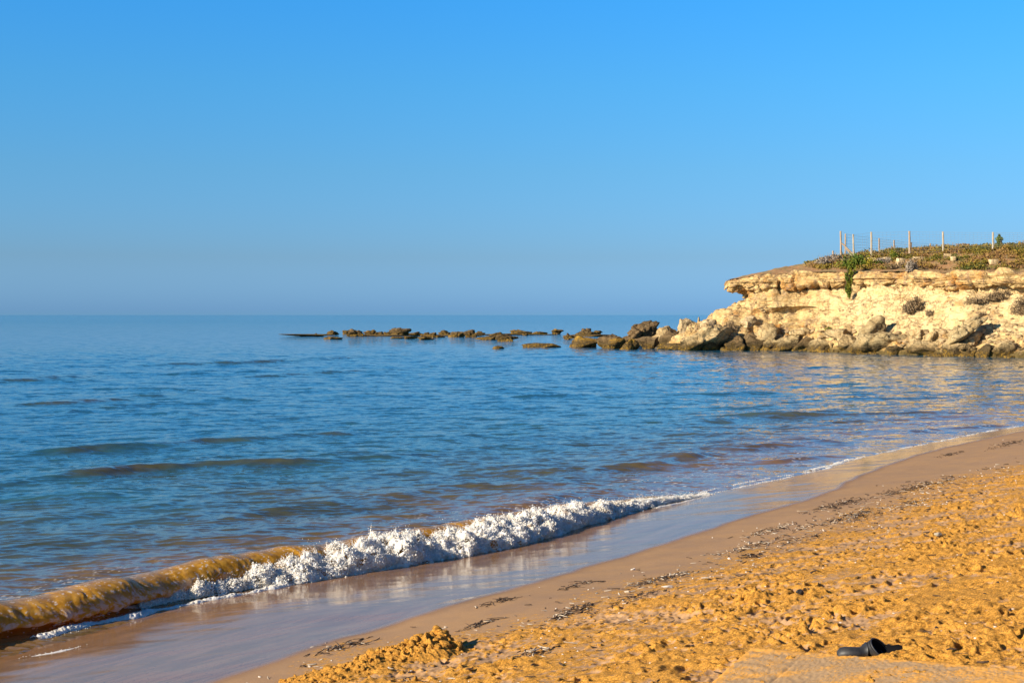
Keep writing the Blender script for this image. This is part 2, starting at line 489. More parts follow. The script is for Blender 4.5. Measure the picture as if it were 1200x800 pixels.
# ------------------------------------------------------------------ shoreline, terrain
shore_px = [(-250, 838), (0, 769), (120, 739), (240, 702), (330, 686), (480, 661), (560, 647), (640, 628), (700, 609),
            (790, 590), (840, 577), (900, 564), (960, 551), (1005, 537), (1100, 517), (1200, 499)]
sp = [U(a, b)[:2] for a, b in shore_px]
d0 = (sp[0]-sp[1])/np.linalg.norm(sp[0]-sp[1])
SH = [sp[0]+d0*3000, sp[0]+d0*400, sp[0]+d0*60, sp[0]+d0*12] + sp + [np.array(q, float) for q in
     [(24, 51), (35, 63), (47, 75), (56, 86), (64, 98), (80, 125), (110, 180), (300, 420), (3000, 3000)]]
SHF = np.vstack([np.array(SH[:3]), catmull(SH[3:26], .6), np.array(SH[26:])])
shoreD = Field(SHF, -40, 90, -10, 130, .5)

_pd = np.array([-400, -60, -12, -4, -1.2, 0, 3.2, 5.0, 8.0, 10.5, 13.0, 20, 60, 4000])
_pz = np.array([-8, -4.0, -1.0, -.36, -.10, 0, .295, .54, 1.13, 1.52, 1.72, 1.95, 2.6, 6.0])
def Tz(x, y):
    d = shoreD(x, y)
    return np.interp(d, _pd, _pz) * 1.0

def hit(px, py):
    Y = np.arange(4.0, 110, .02); z = H-(py-HOR)/FPX*Y; x = (px-600)/FPX*Y
    t = Tz(x, Y); k = np.argmax(t >= z)
    return np.array([x[k], Y[k], t[k]])

def pline(px, ext0=None, ext1=None, step=.5):
    P = [hit(a, b)[:2] for a, b in px]
    P = [P[0]+(P[0]-P[1])/np.linalg.norm(P[0]-P[1])*60] + P + [P[-1]+(P[-1]-P[-2])/np.linalg.norm(P[-1]-P[-2])*60]
    return np.vstack([P[0][None], catmull(P[1:-1], step), P[-1][None]])
wet_line = pline([(110, 850), (270, 799), (400, 753), (520, 716), (620, 688), (700, 665), (800, 634), (880, 607), (940, 590), (985, 575), (1010, 560), (1060, 541), (1120, 523), (1200, 506)])
dry_line = pline([(250, 830), (345, 797), (430, 757), (520, 745), (600, 735), (680, 712), (760, 680), (850, 655), (930, 630), (1000, 605), (1080, 570), (1150, 553), (1200, 545)])
wetD = Field(wet_line, -12, 40, 0, 70, .4)
dryD = Field(dry_line, -12, 40, 0, 70, .4)

# raster of footprints and crumbs, 1.5 cm cells
RX0, RX1, RY0, RY1, RS = -6.0, 18.0, 5.0, 46.0, .015
rw, rh = int((RX1-RX0)/RS), int((RY1-RY0)/RS)
R = np.zeros((rh, rw), np.float32)
gx, gy = np.meshgrid(np.arange(-24, 25)*RS, np.arange(-24, 25)*RS)
def stamp(x, y, hgt, a, b, rot, rim=.55):
    i = int((x-RX0)/RS); j = int((y-RY0)/RS)
    if not (24 <= i < rw-25 and 24 <= j < rh-25): return
    c, s = math.cos(rot), math.sin(rot)
    u = (gx*c+gy*s)/a; v = (-gx*s+gy*c)/b
    q = u*u+v*v
    R[j-24:j+25, i-24:i+25] += hgt*(-np.exp(-q*1.6)+rim*np.exp(-(np.sqrt(q)-1.25)**2*5.0))
NP = 14000
fx = RNG.uniform(RX0, RX1, NP); fy = RY0+(RY1-RY0)*RNG.uniform(0, 1, NP)**1.7
fd = dryD(fx, fy)
for x, y, d in zip(fx, fy, fd):
    if d < .3 or (d < 1.2 and random.random() < .6): continue
    if random.random() < .30:
        stamp(x, y, random.uniform(.018, .045), random.uniform(.09, .14), random.uniform(.045, .065), random.uniform(0, 3.14))
    else:
        stamp(x, y, random.uniform(.02, .055), random.uniform(.03, .075), random.uniform(.022, .045), random.uniform(0, 3.14), .35)
NH = 7000
fx = RNG.uniform(RX0, RX1, NH); fy = RY0+(RY1-RY0)*RNG.uniform(0, 1, NH)**1.7
fd = dryD(fx, fy)
def hole(x, y, dep, a, b, rot):
    i = int((x-RX0)/RS); j = int((y-RY0)/RS)
    if not (24 <= i < rw-25 and 24 <= j < rh-25): return
    c, s = math.cos(rot), math.sin(rot)
    q = ((gx*c+gy*s)/a)**2+((-gx*s+gy*c)/b)**2
    R[j-24:j+25, i-24:i+25] += -dep*np.exp(-q*q*1.2)+.3*dep*np.exp(-(np.sqrt(q)-1.45)**2*7)
for x, y, d in zip(fx, fy, fd):
    if d > .4: hole(x, y, random.uniform(.035, .075), random.uniform(.03, .075), random.uniform(.025, .042), random.uniform(0, 3.14))
for (ax_, ay_, bx_, by_, n_) in ((1.6, 9.0, 9.5, 24, 24), (3.4, 8.2, 13, 22, 24), (.2, 12.5, 4.2, 9.3, 9), (5.5, 20.5, 8.2, 13, 12)):
    hd = math.atan2(by_-ay_, bx_-ax_)
    for q_ in range(n_):
        t_ = q_/(n_-1); sd_ = .11*(1 if q_ % 2 else -1)
        x_ = ax_+(bx_-ax_)*t_-math.sin(hd)*sd_+random.gauss(0, .04); y_ = ay_+(by_-ay_)*t_+math.cos(hd)*sd_+random.gauss(0, .04)
        r_ = hd+random.gauss(0, .15)
        stamp(x_-math.cos(r_)*.08, y_-math.sin(r_)*.08, .040, .055, .042, r_, .4); stamp(x_+math.cos(r_)*.06, y_+math.sin(r_)*.06, .036, .085, .055, r_, .4)
NB = 9000
fx = RNG.uniform(RX0, RX1, NB); fy = RY0+(RY1-RY0)*RNG.uniform(0, 1, NB)**1.7
fd = dryD(fx, fy)
for x, y, d in zip(fx, fy, fd):
    if d < .5: continue
    stamp(x, y, -random.uniform(.008, .028), random.uniform(.022, .05), random.uniform(.02, .04), random.uniform(0, 3.14), .25)

def sand_detail(x, y):
    d = dryD(x, y)
    rough = sstep(-.3, 1.3, d)
    r = bil(R, (x-RX0)/RS, (y-RY0)/RS)
    inside = (x > RX0+.1) & (x < RX1-.1) & (y > RY0+.1) & (y < RY1-.1)
    r = np.where(inside, r, 0)
    f = .028*fbm2(x/.9, y/.9, 3, 5) + .016*fbm2(x/.21, y/.21, 3, 9, .6)
    f = f - .020*np.abs(n2(x/.12, y/.12, 33)) + .008*n2(x/.05, y/.05, 39) + .005*n2(x/.028, y/.028, 41)
    patch = np.clip(.95+.9*fbm2(x/1.3, y/1.3, 2, 15), .5, 1.35)
    h = rough*patch*(f+r)
    h = h + .006*fbm2(x/1.5, y/.9, 3, 77)*(1-rough)
    return h, d

# polar grid round the camera's foot, dense where the photograph looks
def radii(lst):
    out = []
    for a, b, s0, s1 in lst:
        r = a
        while r < b:
            out.append(r); t = (r-a)/(b-a); r += s0*(s1/s0)**t
    return np.array(out)
def angles(lim, n, lim2, n2_):
    a = np.tan(np.linspace(-lim, lim, n)); a = np.arctan(a)
    s = np.linspace(lim, lim2, n2_)[1:]
    s2 = np.linspace(lim2, math.pi, 14)[1:]
    return np.r_[-s2[::-1], -s[::-1], a, s, s2[:-1]], True

def build_ground():
    ra = np.r_[.01, .8, 1.8, 2.8, radii([(3.6, 5.8, .25, .05), (5.8, 10, .009, .014), (10, 24, .014, .06), (24, 60, .06, .4), (60, 300, 2, 18), (300, 4200, 60, 900)]), 4300]
    an, _ = angles(math.radians(21.0), 1010, math.radians(62), 90)
    A, Rr = np.meshgrid(an, ra)
    x = Rr*np.sin(A); y = Rr*np.cos(A)
    z = Tz(x, y)
    det, d = sand_detail(x, y)
    z = z+det
    sd = shoreD(x, y); wd = wetD(x, y)
    j = .10*fbm2(x/1.2, y/1.2, 3, 51)
    wet = 1-sstep(-.32, .10, wd+j*.6)
    far = (y > 60) | (y < 2) | (np.abs(x) > 30)
    wet = np.where(far, 1-sstep(1, 3, sd), wet)
    loose = sstep(-1.9, .6, d+.5*fbm2(x/1.1, y/1.1, 3, 61)) * .52 + .09*fbm2(x/.5, y/.5, 3, 63)+.36*np.clip(det/.03, -1, 1)*sstep(.0, 1.0, d) + .16*sstep(1.5, 4, d)
    loose = np.where(far, .9, loose)
    Vv = np.stack([x, y, z], -1).reshape(-1, 3)
    F = grid_faces(len(ra), len(an), wrap=True)
    # leave the deep seabed out, far under the opaque water
    keep = (sd.reshape(-1)[F] > -40).any(1)
    Vv, F, at = compact(Vv, F, dict(wet=wet.ravel(), loose=loose.ravel()))
    o = link('sand_beach', np_mesh('sand_beach', Vv, F[:, ::-1] if False else F, True, at), M['sand'])
    tag(o, 'orange sand beach with footprints sloping to a wet shining edge', 'beach', kind='structure')
    return o
build_ground()

# ------------------------------------------------------------------ sea
# single swells seen in the photograph: (pixels along the crest, height, half width of the front, of the back)
swells = [
    ([(-60, 452), (0, 448), (60, 445), (105, 441), (150, 440)], .22, .9, 3.0),
    ([(90, 432), (200, 428), (330, 424), (420, 419), (500, 417), (560, 418)], .20, .9, 3.0),
    ([(200, 446), (330, 440), (440, 434), (520, 431), (560, 432)], .13, .8, 2.2),
    ([(-60, 478), (60, 473), (140, 468), (200, 464), (260, 461)], .13, .7, 2.0),
    ([(-80, 542), (60, 532), (170, 524), (300, 515), (420, 508), (520, 500)], .11, .5, 1.6),
    ([(-100, 580), (0, 570), (80, 560), (180, 551), (270, 546), (360, 542), (460, 536), (560, 527)], .16, .42, 1.5),
    ([(60, 640), (180, 625), (290, 604), (400, 590), (500, 578), (640, 566)], .07, .4, 1.2),
    ([(560, 572), (650, 562), (720, 552), (790, 541), (860, 529), (930, 521), (1010, 516)], .10, .32, 1.3),
    ([(880, 545), (930, 539), (980, 535), (1005, 534)], .07, .18, .6),
    ([(760, 500), (840, 494), (930, 487), (1000, 485), (1060, 484), (1130, 482)], .13, .5, 1.5),
    ([(1040, 510), (1090, 504), (1150, 500), (1200, 497)], .06, .25, .7),
    ([(400, 640), (480, 622), (560, 604), (620, 592), (680, 580), (760, 570)], .08, .3, 1.0),
    ([(300, 470), (420, 463), (560, 457), (700, 452)], .09, .8, 2.0),
    ([(600, 470), (720, 465), (860, 462), (980, 458)], .07, .7, 1.6),
]
def sea_height(x, y):
    z = np.zeros_like(x)
    act = y < 190
    xa = x[act]; ya = y[act]
    zz = np.zeros_like(xa)
    sd = shoreD(xa, ya)
    fade = sstep(-.3, -3.0, sd)*sstep(190, 90, ya)
    zz += fade*(.030*fbm2((xa*.9+ya*.45)/2.6, (-xa*.45+ya*.9)/1.1, 4, 201, .6)+.030*n2((xa*.9+ya*.4)/7, (-xa*.4+ya*.9)/2.6, 203))
    zz += fade*sstep(60, 30, ya)*(.020*(.4-np.abs(n2((xa*.95+ya*.3)/.75, (-xa*.3+ya*.95)/.30, 207))) + .009*n2((xa*.95+ya*.3)/.3, (-xa*.3+ya*.95)/.13, 209))
    stir_lit = np.zeros_like(xa)  # brown tint: stirred sand, plus light through thin swell fronts put into the colour
    u_ = -.49*xa+.87*ya
    for lam, am_, sd_ in ((6.5, .085, 221), (3.6, .05, 224)):
        ph = u_/lam+.9*fbm2(xa/16, ya/7, 3, sd_)
        cr = (1-np.abs(2*(ph-np.floor(ph))-1))**3
        mk_ = np.clip(.45+1.1*fbm2(xa/9, ya/4, 2, sd_+2), 0, 1)
        zz += fade*am_*cr*mk_
        stir_lit = np.maximum(stir_lit, .45*cr*mk_*fade*(lam > 5)*sstep(110, 60, ya))
    zz += sstep(.5, -.1, sd)*sstep(-3.5, -1.2, sd)*sstep(34, 26, ya)*(.010*n2(xa/.22, ya/.13, 261)+.007*n2(xa/.09, ya/.06, 263))
    for px, a, wf, wb in swells:
        P = catmull([U(q, r)[:2] for q, r in px], .8)
        lo = P.min(0)-6; hi = P.max(0)+6
        m = (xa > lo[0]) & (xa < hi[0]) & (ya > lo[1]) & (ya < hi[1])
        if not m.any(): continue
        xm, ym = xa[m], ya[m]
        dn = sdist(xm, ym, P)          # crests run left to right, so positive is towards the beach
        dn = dn + .35*n2(xm/1.4, ym/1.4, 211)*min(1, wb/2)
        e0 = np.hypot(xm-P[0, 0], ym-P[0, 1]); e1 = np.hypot(xm-P[-1, 0], ym-P[-1, 1])
        L = np.linalg.norm(np.diff(P, axis=0), axis=1).sum()
        am = sstep(0, .3*L, e0)*sstep(0, .3*L, e1)*(.75+.5*n2(xm/2.2, ym/2.2, 215))
        prof = np.where(dn > 0, np.exp(-(dn/wf)**2*1.4), np.exp(-(np.abs(dn)/wb)**1.6*1.2))
        zz[m] += .95*a*am*prof
        stir_lit[m] = np.maximum(stir_lit[m], np.clip(am, 0, 1)*np.exp(-((dn-.5*wf)/(1.1*wf))**2)*np.clip(a/.15, .5, 1))
    z[act] = zz
    st_ = np.zeros_like(z); st_[act] = stir_lit
    return z, st_

def build_sea():
    ra = np.r_[radii([(6.0, 13, .25, .06), (13, 30, .03, .05), (30, 70, .05, .22), (70, 190, .22, 1.6), (190, 1200, 3, 60), (1200, 45000, 100, 6000)]), 45000.0]
    an, _ = angles(math.radians(21.0), 620, math.radians(75), 60)
    an = an[13:-12]
    A, Rr = np.meshgrid(an, ra)
    x = Rr*np.sin(A); y = Rr*np.cos(A)
    z, stir_lit = sea_height(x, y)
    sd = shoreD(x, y)
    far = y > 150
    turb = np.interp(-sd, [-2, 0, .8, 2.2, 4.0, 8, 18, 45], [1, 1, .96, .87, .66, .40, .15, 0])
    turb = turb+.10*fbm2(x/2.5, y/2.5, 3, 231)*sstep(60, 20, y)
    bright = np.interp(x/np.maximum(y, 1), [.1, .2, .3], [0, .12, .2])*sstep(120, 60, y)
    turb = np.clip(turb+np.where(far, 0, bright), 0, 1)
    turb = np.where(far, 0, np.maximum(turb, np.minimum(turb+.6, .70)*stir_lit))
    # lace of old foam just behind the breaker
    q = np.abs(fbm2(x/.5+2*n2(x/.8, y/.8, 5), y/.22, 3, 241))
    lace = sstep(.06, .015, q)*sstep(-3.2, -1.6, sd)*sstep(.1, .5, n2(x/1.2, y/.7, 245)+.25)*sstep(-.1, -.5, sd)*.7
    F = grid_faces(len(ra), len(an))
    keep = (sd.reshape(-1)[F] < .9).any(1)
    Vv, F, at = compact(np.stack([x, y, z], -1).reshape(-1, 3), F[keep], dict(turb=turb.ravel(), foam=lace.ravel(), thin=np.zeros(turb.size)))
    o = link('sea', np_mesh('sea', Vv, F, True, at), M['water'])
    tag(o, 'blue rippled sea reaching to the horizon', 'sea', kind='structure')
build_sea()

# ------------------------------------------------------------------ breaking wave
# toe of the wave in pixels, its height and how far the lip curls over
br = [(-160, 792, .33, .9), (-60, 766, .32, .95), (0, 749, .31, 1.0), (60, 738, .31, 1.0), (110, 729, .31, .9), (160, 716, .31, .75), (210, 703, .31, .6), (260, 694, .31, .5), (330, 682, .33, .4), (400, 671, .33, .3),
      (480, 657, .31, .2), (560, 644, .32, .1), (640, 625, .30, .1), (700, 608, .22, .1), (760, 593, .13, .1), (800, 585, .06, .0), (830, 579, .02, 0)]
BP = np.array([[*U(a, b)[:2], h, c] for a, b, h, c in br])
BC, BS = resample(catmull(BP, .2), .016)
BT = np.gradient(BC[:, :2], axis=0); BT /= np.linalg.norm(BT, axis=1)[:, None]
BN = np.stack([BT[:, 1], -BT[:, 0]], 1)          # towards the beach
s250 = BS[np.argmin(np.abs(BC[:, 0]-U(235, 700)[0]))]
def build_breaker():
    # (n, z/h) from the back to the toe; plain wave and curling wave are blended
    curl = np.array([(-2.4, -.16), (-1.7, .06), (-1.2, .35), (-.85, .72), (-.60, .93), (-.42, 1.0), (-.26, .98), (-.12, .88), (-.02, .72), (.04, .52), (.05, .36), (.02, .27), (-.05, .30), (-.14, .36), (-.22, .28), (-.22, .12), (-.12, .02), (.05, -.06), (.2, -.2)])
    plain = np.array([(-2.4, -.16), (-1.7, .06), (-1.2, .35), (-.9, .72), (-.68, .93), (-.54, 1.0), (-.42, .98), (-.34, .90), (-.28, .78), (-.23, .66), (-.19, .55), (-.16, .45), (-.13, .36), (-.10, .28), (-.07, .2), (-.04, .12), (0, .04), (.06, -.06), (.2, -.2)])
    cc = catmull(curl, .03); k = np.linspace(0, 1, 120)
    def rs(P):
        Q = catmull(P, .02); d = np.linspace(0, 1, len(Q))
        # parametrise by control index so that both profiles correspond
        t = np.concatenate([np.full(max(1, int(np.linalg.norm(P[i+1]-P[i])/.02)), i)+np.arange(max(1, int(np.linalg.norm(P[i+1]-P[i])/.02)))/max(1, int(np.linalg.norm(P[i+1]-P[i])/.02)) for i in range(len(P)-1)]+[[len(P)-1]])
        u = np.r_[np.linspace(0, 5, 40), np.linspace(5, 12, 70)[1:], np.linspace(12, 18, 30)[1:]]
        return np.stack([np.interp(u, t, Q[:, 0]), np.interp(u, t, Q[:, 1])], 1), u
    pc, u = rs(curl); pp, _ = rs(plain)
    s = BS[:, None]; w = BC[:, 3][:, None]; h = BC[:, 2][:, None]
    w = np.clip(w*1.05+.25*n2(s/.5, s*0+3, 301), 0, 1)
    n = pc[None, :, 0]*w+pp[None, :, 0]*(1-w)
    z = (pc[None, :, 1]*w+pp[None, :, 1]*(1-w))
    sc = np.clip(h/.33, .15, 1.1)
    n = n*sc**.7
    hh = h*(1+.20*n2(s/.9, s*0+7, 303)+.05*n2(s/.3, s*0+2, 305))
    z = z*hh
    uu = u[None, :]
    front = sstep(4.0, 7.0, uu)*sstep(17.5, 15, uu)
    # vertical flutes where the face is drawn up, and a ragged lip
    flute = .012*n2(s/.16+.3*uu*.2, uu/7.0, 307)+.006*n2(s/.045, uu/3.0, 309)
    n = n+front*flute*1.3+sstep(9, 11, uu)*sstep(14, 12, uu)*.06*n2(s/.16, uu*0+1, 311)
    z = z+front*.006*n2(s/.09, uu/4.0, 313)-sstep(9.5, 11, uu)*sstep(13.5, 12, uu)*.06*np.abs(n2(s/.13, uu*0+5, 315))*np.clip(h*3, 0, 1)
    s_off = .10*n2(s/.4, uu/3.0, 317)*front
    X = BC[:, 0][:, None]+BN[:, 0][:, None]*n+BT[:, 0][:, None]*s_off
    Y = BC[:, 1][:, None]+BN[:, 1][:, None]*n+BT[:, 1][:, None]*s_off
    thin = sstep(2.6, 6.6, uu)*sstep(18, 13, uu)*np.clip(h/.2, 0, 1)*np.ones_like(X)
    turb = np.clip(.62+.38*sstep(2, 5.5, uu), 0, 1)*np.ones_like(X)
    veil = sstep(.05, .45, fbm2(s/.16, uu/2.0, 5, 321, .72)+.18)*sstep(7.4, 9.4, uu)*sstep(13, 11, uu)*np.clip(w*1.2-.1, 0, 1)*.62
    fleck = sstep(.54, .70, fbm2(s/.045, uu/.8, 3, 325, .7))*sstep(3.8, 5.2, uu)*.8
    streak = sstep(.30, .48, n2(s/.07+uu*.12, uu/9.0, 327))*sstep(4, 5.5, uu)*sstep(12, 8, uu)*.05
    foam = np.clip(np.maximum(np.maximum(veil, fleck), streak), 0, 1)
    Vv = np.stack([X, Y, z], -1).reshape(-1, 3)
    F = grid_faces(len(BS), len(u))
    o = link('breaking_wave', np_mesh('breaking_wave', Vv, F[:, ::-1], True, dict(turb=turb.ravel(), foam=foam.ravel(), thin=thin.ravel())), M['water'])
    tag(o, 'amber sandy wave curling over onto the wet sand', 'wave', kind='structure')
build_breaker()

# ico template for drops and crumbs
def ico(sub):
    bm = bmesh.new(); bmesh.ops.create_icosphere(bm, subdivisions=sub, radius=1)
    v = np.array([q.co[:] for q in bm.verts]); f = np.array([[q.index for q in g.verts] for g in bm.faces]); bm.free()
    return v, f
ICO1 = ico(1); ICO2 = ico(2); ICO4 = ico(4); ICO5 = ico(5)

def balls(C, r, tmpl=ICO1, squash=None):
    v, f = tmpl
    C = np.asarray(C); r = np.asarray(r)
    rr = r[:, None, None] if r.ndim == 1 else r[:, None, :]
    Vv = (C[:, None, :]+v[None]*rr).reshape(-1, 3)
    F = (f[None]+(np.arange(len(C))*len(v))[:, None, None]).reshape(-1, 3)
    return Vv, F

def bern(s, *p): return n2(np.asarray(s)/p[0], np.asarray(s)*0+p[1], int(p[2]))

def build_foam():
    # tumbling white water: a lumpy roll along the crest, right of the clear curl
    x250 = U(170, 712)[0]
    m = BC[:, 0] > x250
    C, S = resample(BC[m], .011)
    T = np.gradient(C[:, :2], axis=0); T /= np.linalg.norm(T, axis=1)[:, None]; N = np.stack([T[:, 1], -T[:, 0]], 1)
    h = C[:, 2]
    Ltot = S[-1]
    grow = sstep(0, 3.6, S)                      # low and thin at first, full height further right
    nth = 120
    th = np.linspace(-.25, math.pi*1.02, nth)[None, :]      # 0 back .. pi toe
    s = S[:, None]
    lump = .5+.5*np.clip(n2(s/.62, s*0+1, 401)*1.6+.5*n2(s/.26, s*0+4, 402), -1, 1)
    hz_ = h[:, None]*(.22+.74*grow[:, None])*(.66+.56*lump)
    wn_ = (.10+.24*grow[:, None])*(.85+.35*lump)*np.clip(h[:, None]/.3, .3, 1.1)
    cn = -.12*np.clip(h[:, None]/.3, .2, 1)+.02*n2(s/.3, s*0+9, 403)
    # back is steep, front slopes
    n = cn+np.where(np.cos(th) > 0, -np.cos(th)*wn_*.8, -np.cos(th)*wn_*1.15)
    z = np.sin(np.clip(th, -.3, math.pi))*hz_
    X = C[:, 0][:, None]+N[:, 0][:, None]*n; Y = C[:, 1][:, None]+N[:, 1][:, None]*n
    X, Y, z = [np.broadcast_to(q, (len(S), nth)).copy() for q in (X, Y, z)]
    def bil_(f, sd): return 2.4*np.abs(n3(X/f, Y/f, z/f, sd))
    d = .10*(bil_(.30, 411)-.5)+.034*(bil_(.13, 412)-.5)+.022*(bil_(.055, 413)-.5)+.012*(bil_(.027, 414)-.5)
    sp_ = np.clip(n3(X/.075, Y/.075, z/.16, 421), 0, 1)**2
    d = d+.16*sp_*np.sin(np.clip(th, 0, math.pi))*grow[:, None]
    amp = np.clip(h[:, None]/.3, .18, 1)*(.45+.55*grow[:, None])
    d = d*amp
    on = -np.cos(th)*np.ones_like(X); oz = np.sin(th)*np.ones_like(X)
    X2 = X+N[:, 0][:, None]*on*d; Y2 = Y+N[:, 1][:, None]*on*d
    z2 = z+np.maximum(oz, -.2)*d
    gap = sstep(.10, .42, n3(X/.17, Y/.17, z/.17, 431)-.10+.15*n3(X/.05, Y/.05, z/.05, 433))*sstep(.3, .9, th)*sstep(3.1, 2.3, th)*.85
    tear = n3(X/.11, Y/.11, z/.11, 435)+.6*n3(X/.045, Y/.045, z/.045, 437)+.35*(1-lump)+.30*(1-grow[:, None])
    Vv = [np.stack([X2, Y2, z2], -1).reshape(-1, 3)]; Q = grid_faces(len(S), nth)[:, ::-1]; Q = Q[tear.ravel()[Q].mean(1) < .60]
    Fs = [np.vstack([Q[:, [0, 1, 2]], Q[:, [0, 2, 3]]])]; G = [gap.ravel()]
    off = len(Vv[0])
    # spray and froth grains
    P = np.stack([X2, Y2, z2], -1)
    def add(C_, r, g, tm=ICO1):
        nonlocal off
        v, f = balls(C_, r, tm); Vv.append(v); Fs.append(f+off); G.append(np.full(len(v), g)); off += len(v)
    k = 110000
    ii = RNG.integers(0, len(S), k); jj = RNG.integers(6, nth-4, k)
    c = P[ii, jj]+RNG.normal(0, .016, (k, 3))*amp[ii, 0][:, None]
    add(c, RNG.gamma(2.0, .0018, k)+.0015, 0.0)
    k = 7000
    ii = RNG.integers(0, len(S), k); jj = RNG.integers(20, 75, k)
    up = np.abs(RNG.normal(0, .07, k))*amp[ii, 0]*np.clip(.3+1.2*n2(S[ii]/.2, S[ii]*0, 441), .1, 1.6)
    c = P[ii, jj]+RNG.normal(0, .025, (k, 3)); c[:, 2] += up; c[:, :2] += N[ii]*(RNG.normal(0, .05, k))[:, None]
    add(c, RNG.uniform(.002, .006, k), 0.0)
    # fingers of water thrown up along the crest
    for q in range(120):
        i = int(RNG.integers(int(len(S)*.12), int(len(S)*.9))); j = int(RNG.integers(30, 66)); a = amp[i, 0]
        L = random.uniform(.03, .12)*a; d3 = np.array([N[i, 0]*random.uniform(-.7, .5)+random.uniform(-.4, .4), N[i, 1]*random.uniform(-.7, .5)+random.uniform(-.4, .4), 1.0]); d3 /= np.linalg.norm(d3)
        t = np.linspace(0, 1, 9)[:, None]
        c = P[i, j]+d3*L*t+RNG.normal(0, .004, (9, 3))
        add(c, (.012*(1-t[:, 0]*.75))*a, 0.0)
    o = link('breaking_foam', np_mesh('breaking_foam', np.vstack(Vv), np.vstack(Fs), True, dict(gap=np.concatenate(G))), M['foam'])
    tag(o, 'tumbling white foam of the breaking wave', 'foam', kind='stuff')

    # thin foam lines: at the swash edge and under the curl
    Vv = []; Fs = []; off = 0; G = []
    def strip(P2, wid, hgt, dens, seed, gate=0.0):
        nonlocal off
        C, S = resample(P2, .012)
        T = np.gradient(C, axis=0); T /= np.linalg.norm(T, axis=1)[:, None]; N = np.stack([T[:, 1], -T[:, 0]], 1)
        a = np.clip(.5+1.1*n2(S/.8, S*0, seed)+.5*n2(S/.2, S*0, seed+1)-gate, 0, 1.2)
        wob = .10*n2(S/1.1, S*0, seed+2)+.05*n2(S/.35, S*0, seed+3)
        u = np.linspace(-1, 1, 17)[None, :]
        hump = np.clip(1-u*u, 0, 1)**.6
        n = wob[:, None]+u*wid*(a[:, None])
        X = C[:, 0][:, None]+N[:, 0][:, None]*n; Y = C[:, 1][:, None]+N[:, 1][:, None]*n
        base = np.maximum(Tz(X, Y), 0)-.006
        z = base+(hgt*a[:, None]*hump)*(.65+.55*(1-2*np.abs(n2(X/.05, Y/.05, seed+5))))
        z = np.where(a[:, None] < .12, base-.05, z)
        v = np.stack([X, Y, z], -1).reshape(-1, 3); q = grid_faces(len(S), 17)[:, ::-1]
        Vv.append(v); Fs.append(np.vstack([q[:, [0, 1, 2]], q[:, [0, 2, 3]]])+off); G.append(np.zeros(len(v))); off += len(v)
        k = int(len(S)*dens); ii = RNG.integers(0, len(S), k); uu = RNG.normal(0, .7, k)
        ok = a[ii] > .15; ii = ii[ok]; uu = uu[ok]; k = len(ii)
        nn = wob[ii]+uu*wid*a[ii]*1.3
        c = np.stack([C[ii, 0]+N[ii, 0]*nn, C[ii, 1]+N[ii, 1]*nn, np.zeros(k)], 1)
        c[:, 2] = np.maximum(Tz(c[:, 0], c[:, 1]), 0)+RNG.uniform(0, .014, k)
        v, f = balls(c, RNG.uniform(.002, .006, k)); Vv.append(v); Fs.append(f+off); G.append(np.zeros(len(v))); off += len(v)
    def L(px): return catmull([U(a, b)[:2] for a, b in px], .15)
    strip(L([(40, 748), (100, 732), (150, 724), (200, 713), (240, 704), (290, 695), (340, 686), (400, 674), (470, 663)]), .075, .04, 1.2, 501, -.35)
    strip(L([(60, 734), (110, 724), (160, 711), (200, 702), (240, 698)]), .07, .05, 1.5, 511, -.2)
    strip(L([(500, 657), (580, 643), (640, 629), (720, 606), (790, 591), (840, 579)]), .05, .025, .8, 521, -.1)
    strip(SHF[(SHF[:, 1] > 26) & (SHF[:, 1] < 60)], .06, .02, .7, 531, .05)
    strip(L([(790, 584), (830, 575), (880, 564), (940, 553), (985, 541)]), .07, .02, .6, 541, .1)
    strip(L([(950, 551), (975, 545), (990, 540), (1000, 538)]), .08, .03, 1, 551, -.2)
    strip(L([(-60, 800), (30, 775), (100, 762), (180, 748)]), .05, .012, .6, 561, .35)
    o = link('foam_line', np_mesh('foam_line', np.vstack(Vv), np.vstack(Fs), True, dict(gap=np.concatenate(G))), M['foam'])
    tag(o, 'thin lines of foam left at the edge of the swash', 'foam', kind='stuff')
build_foam()

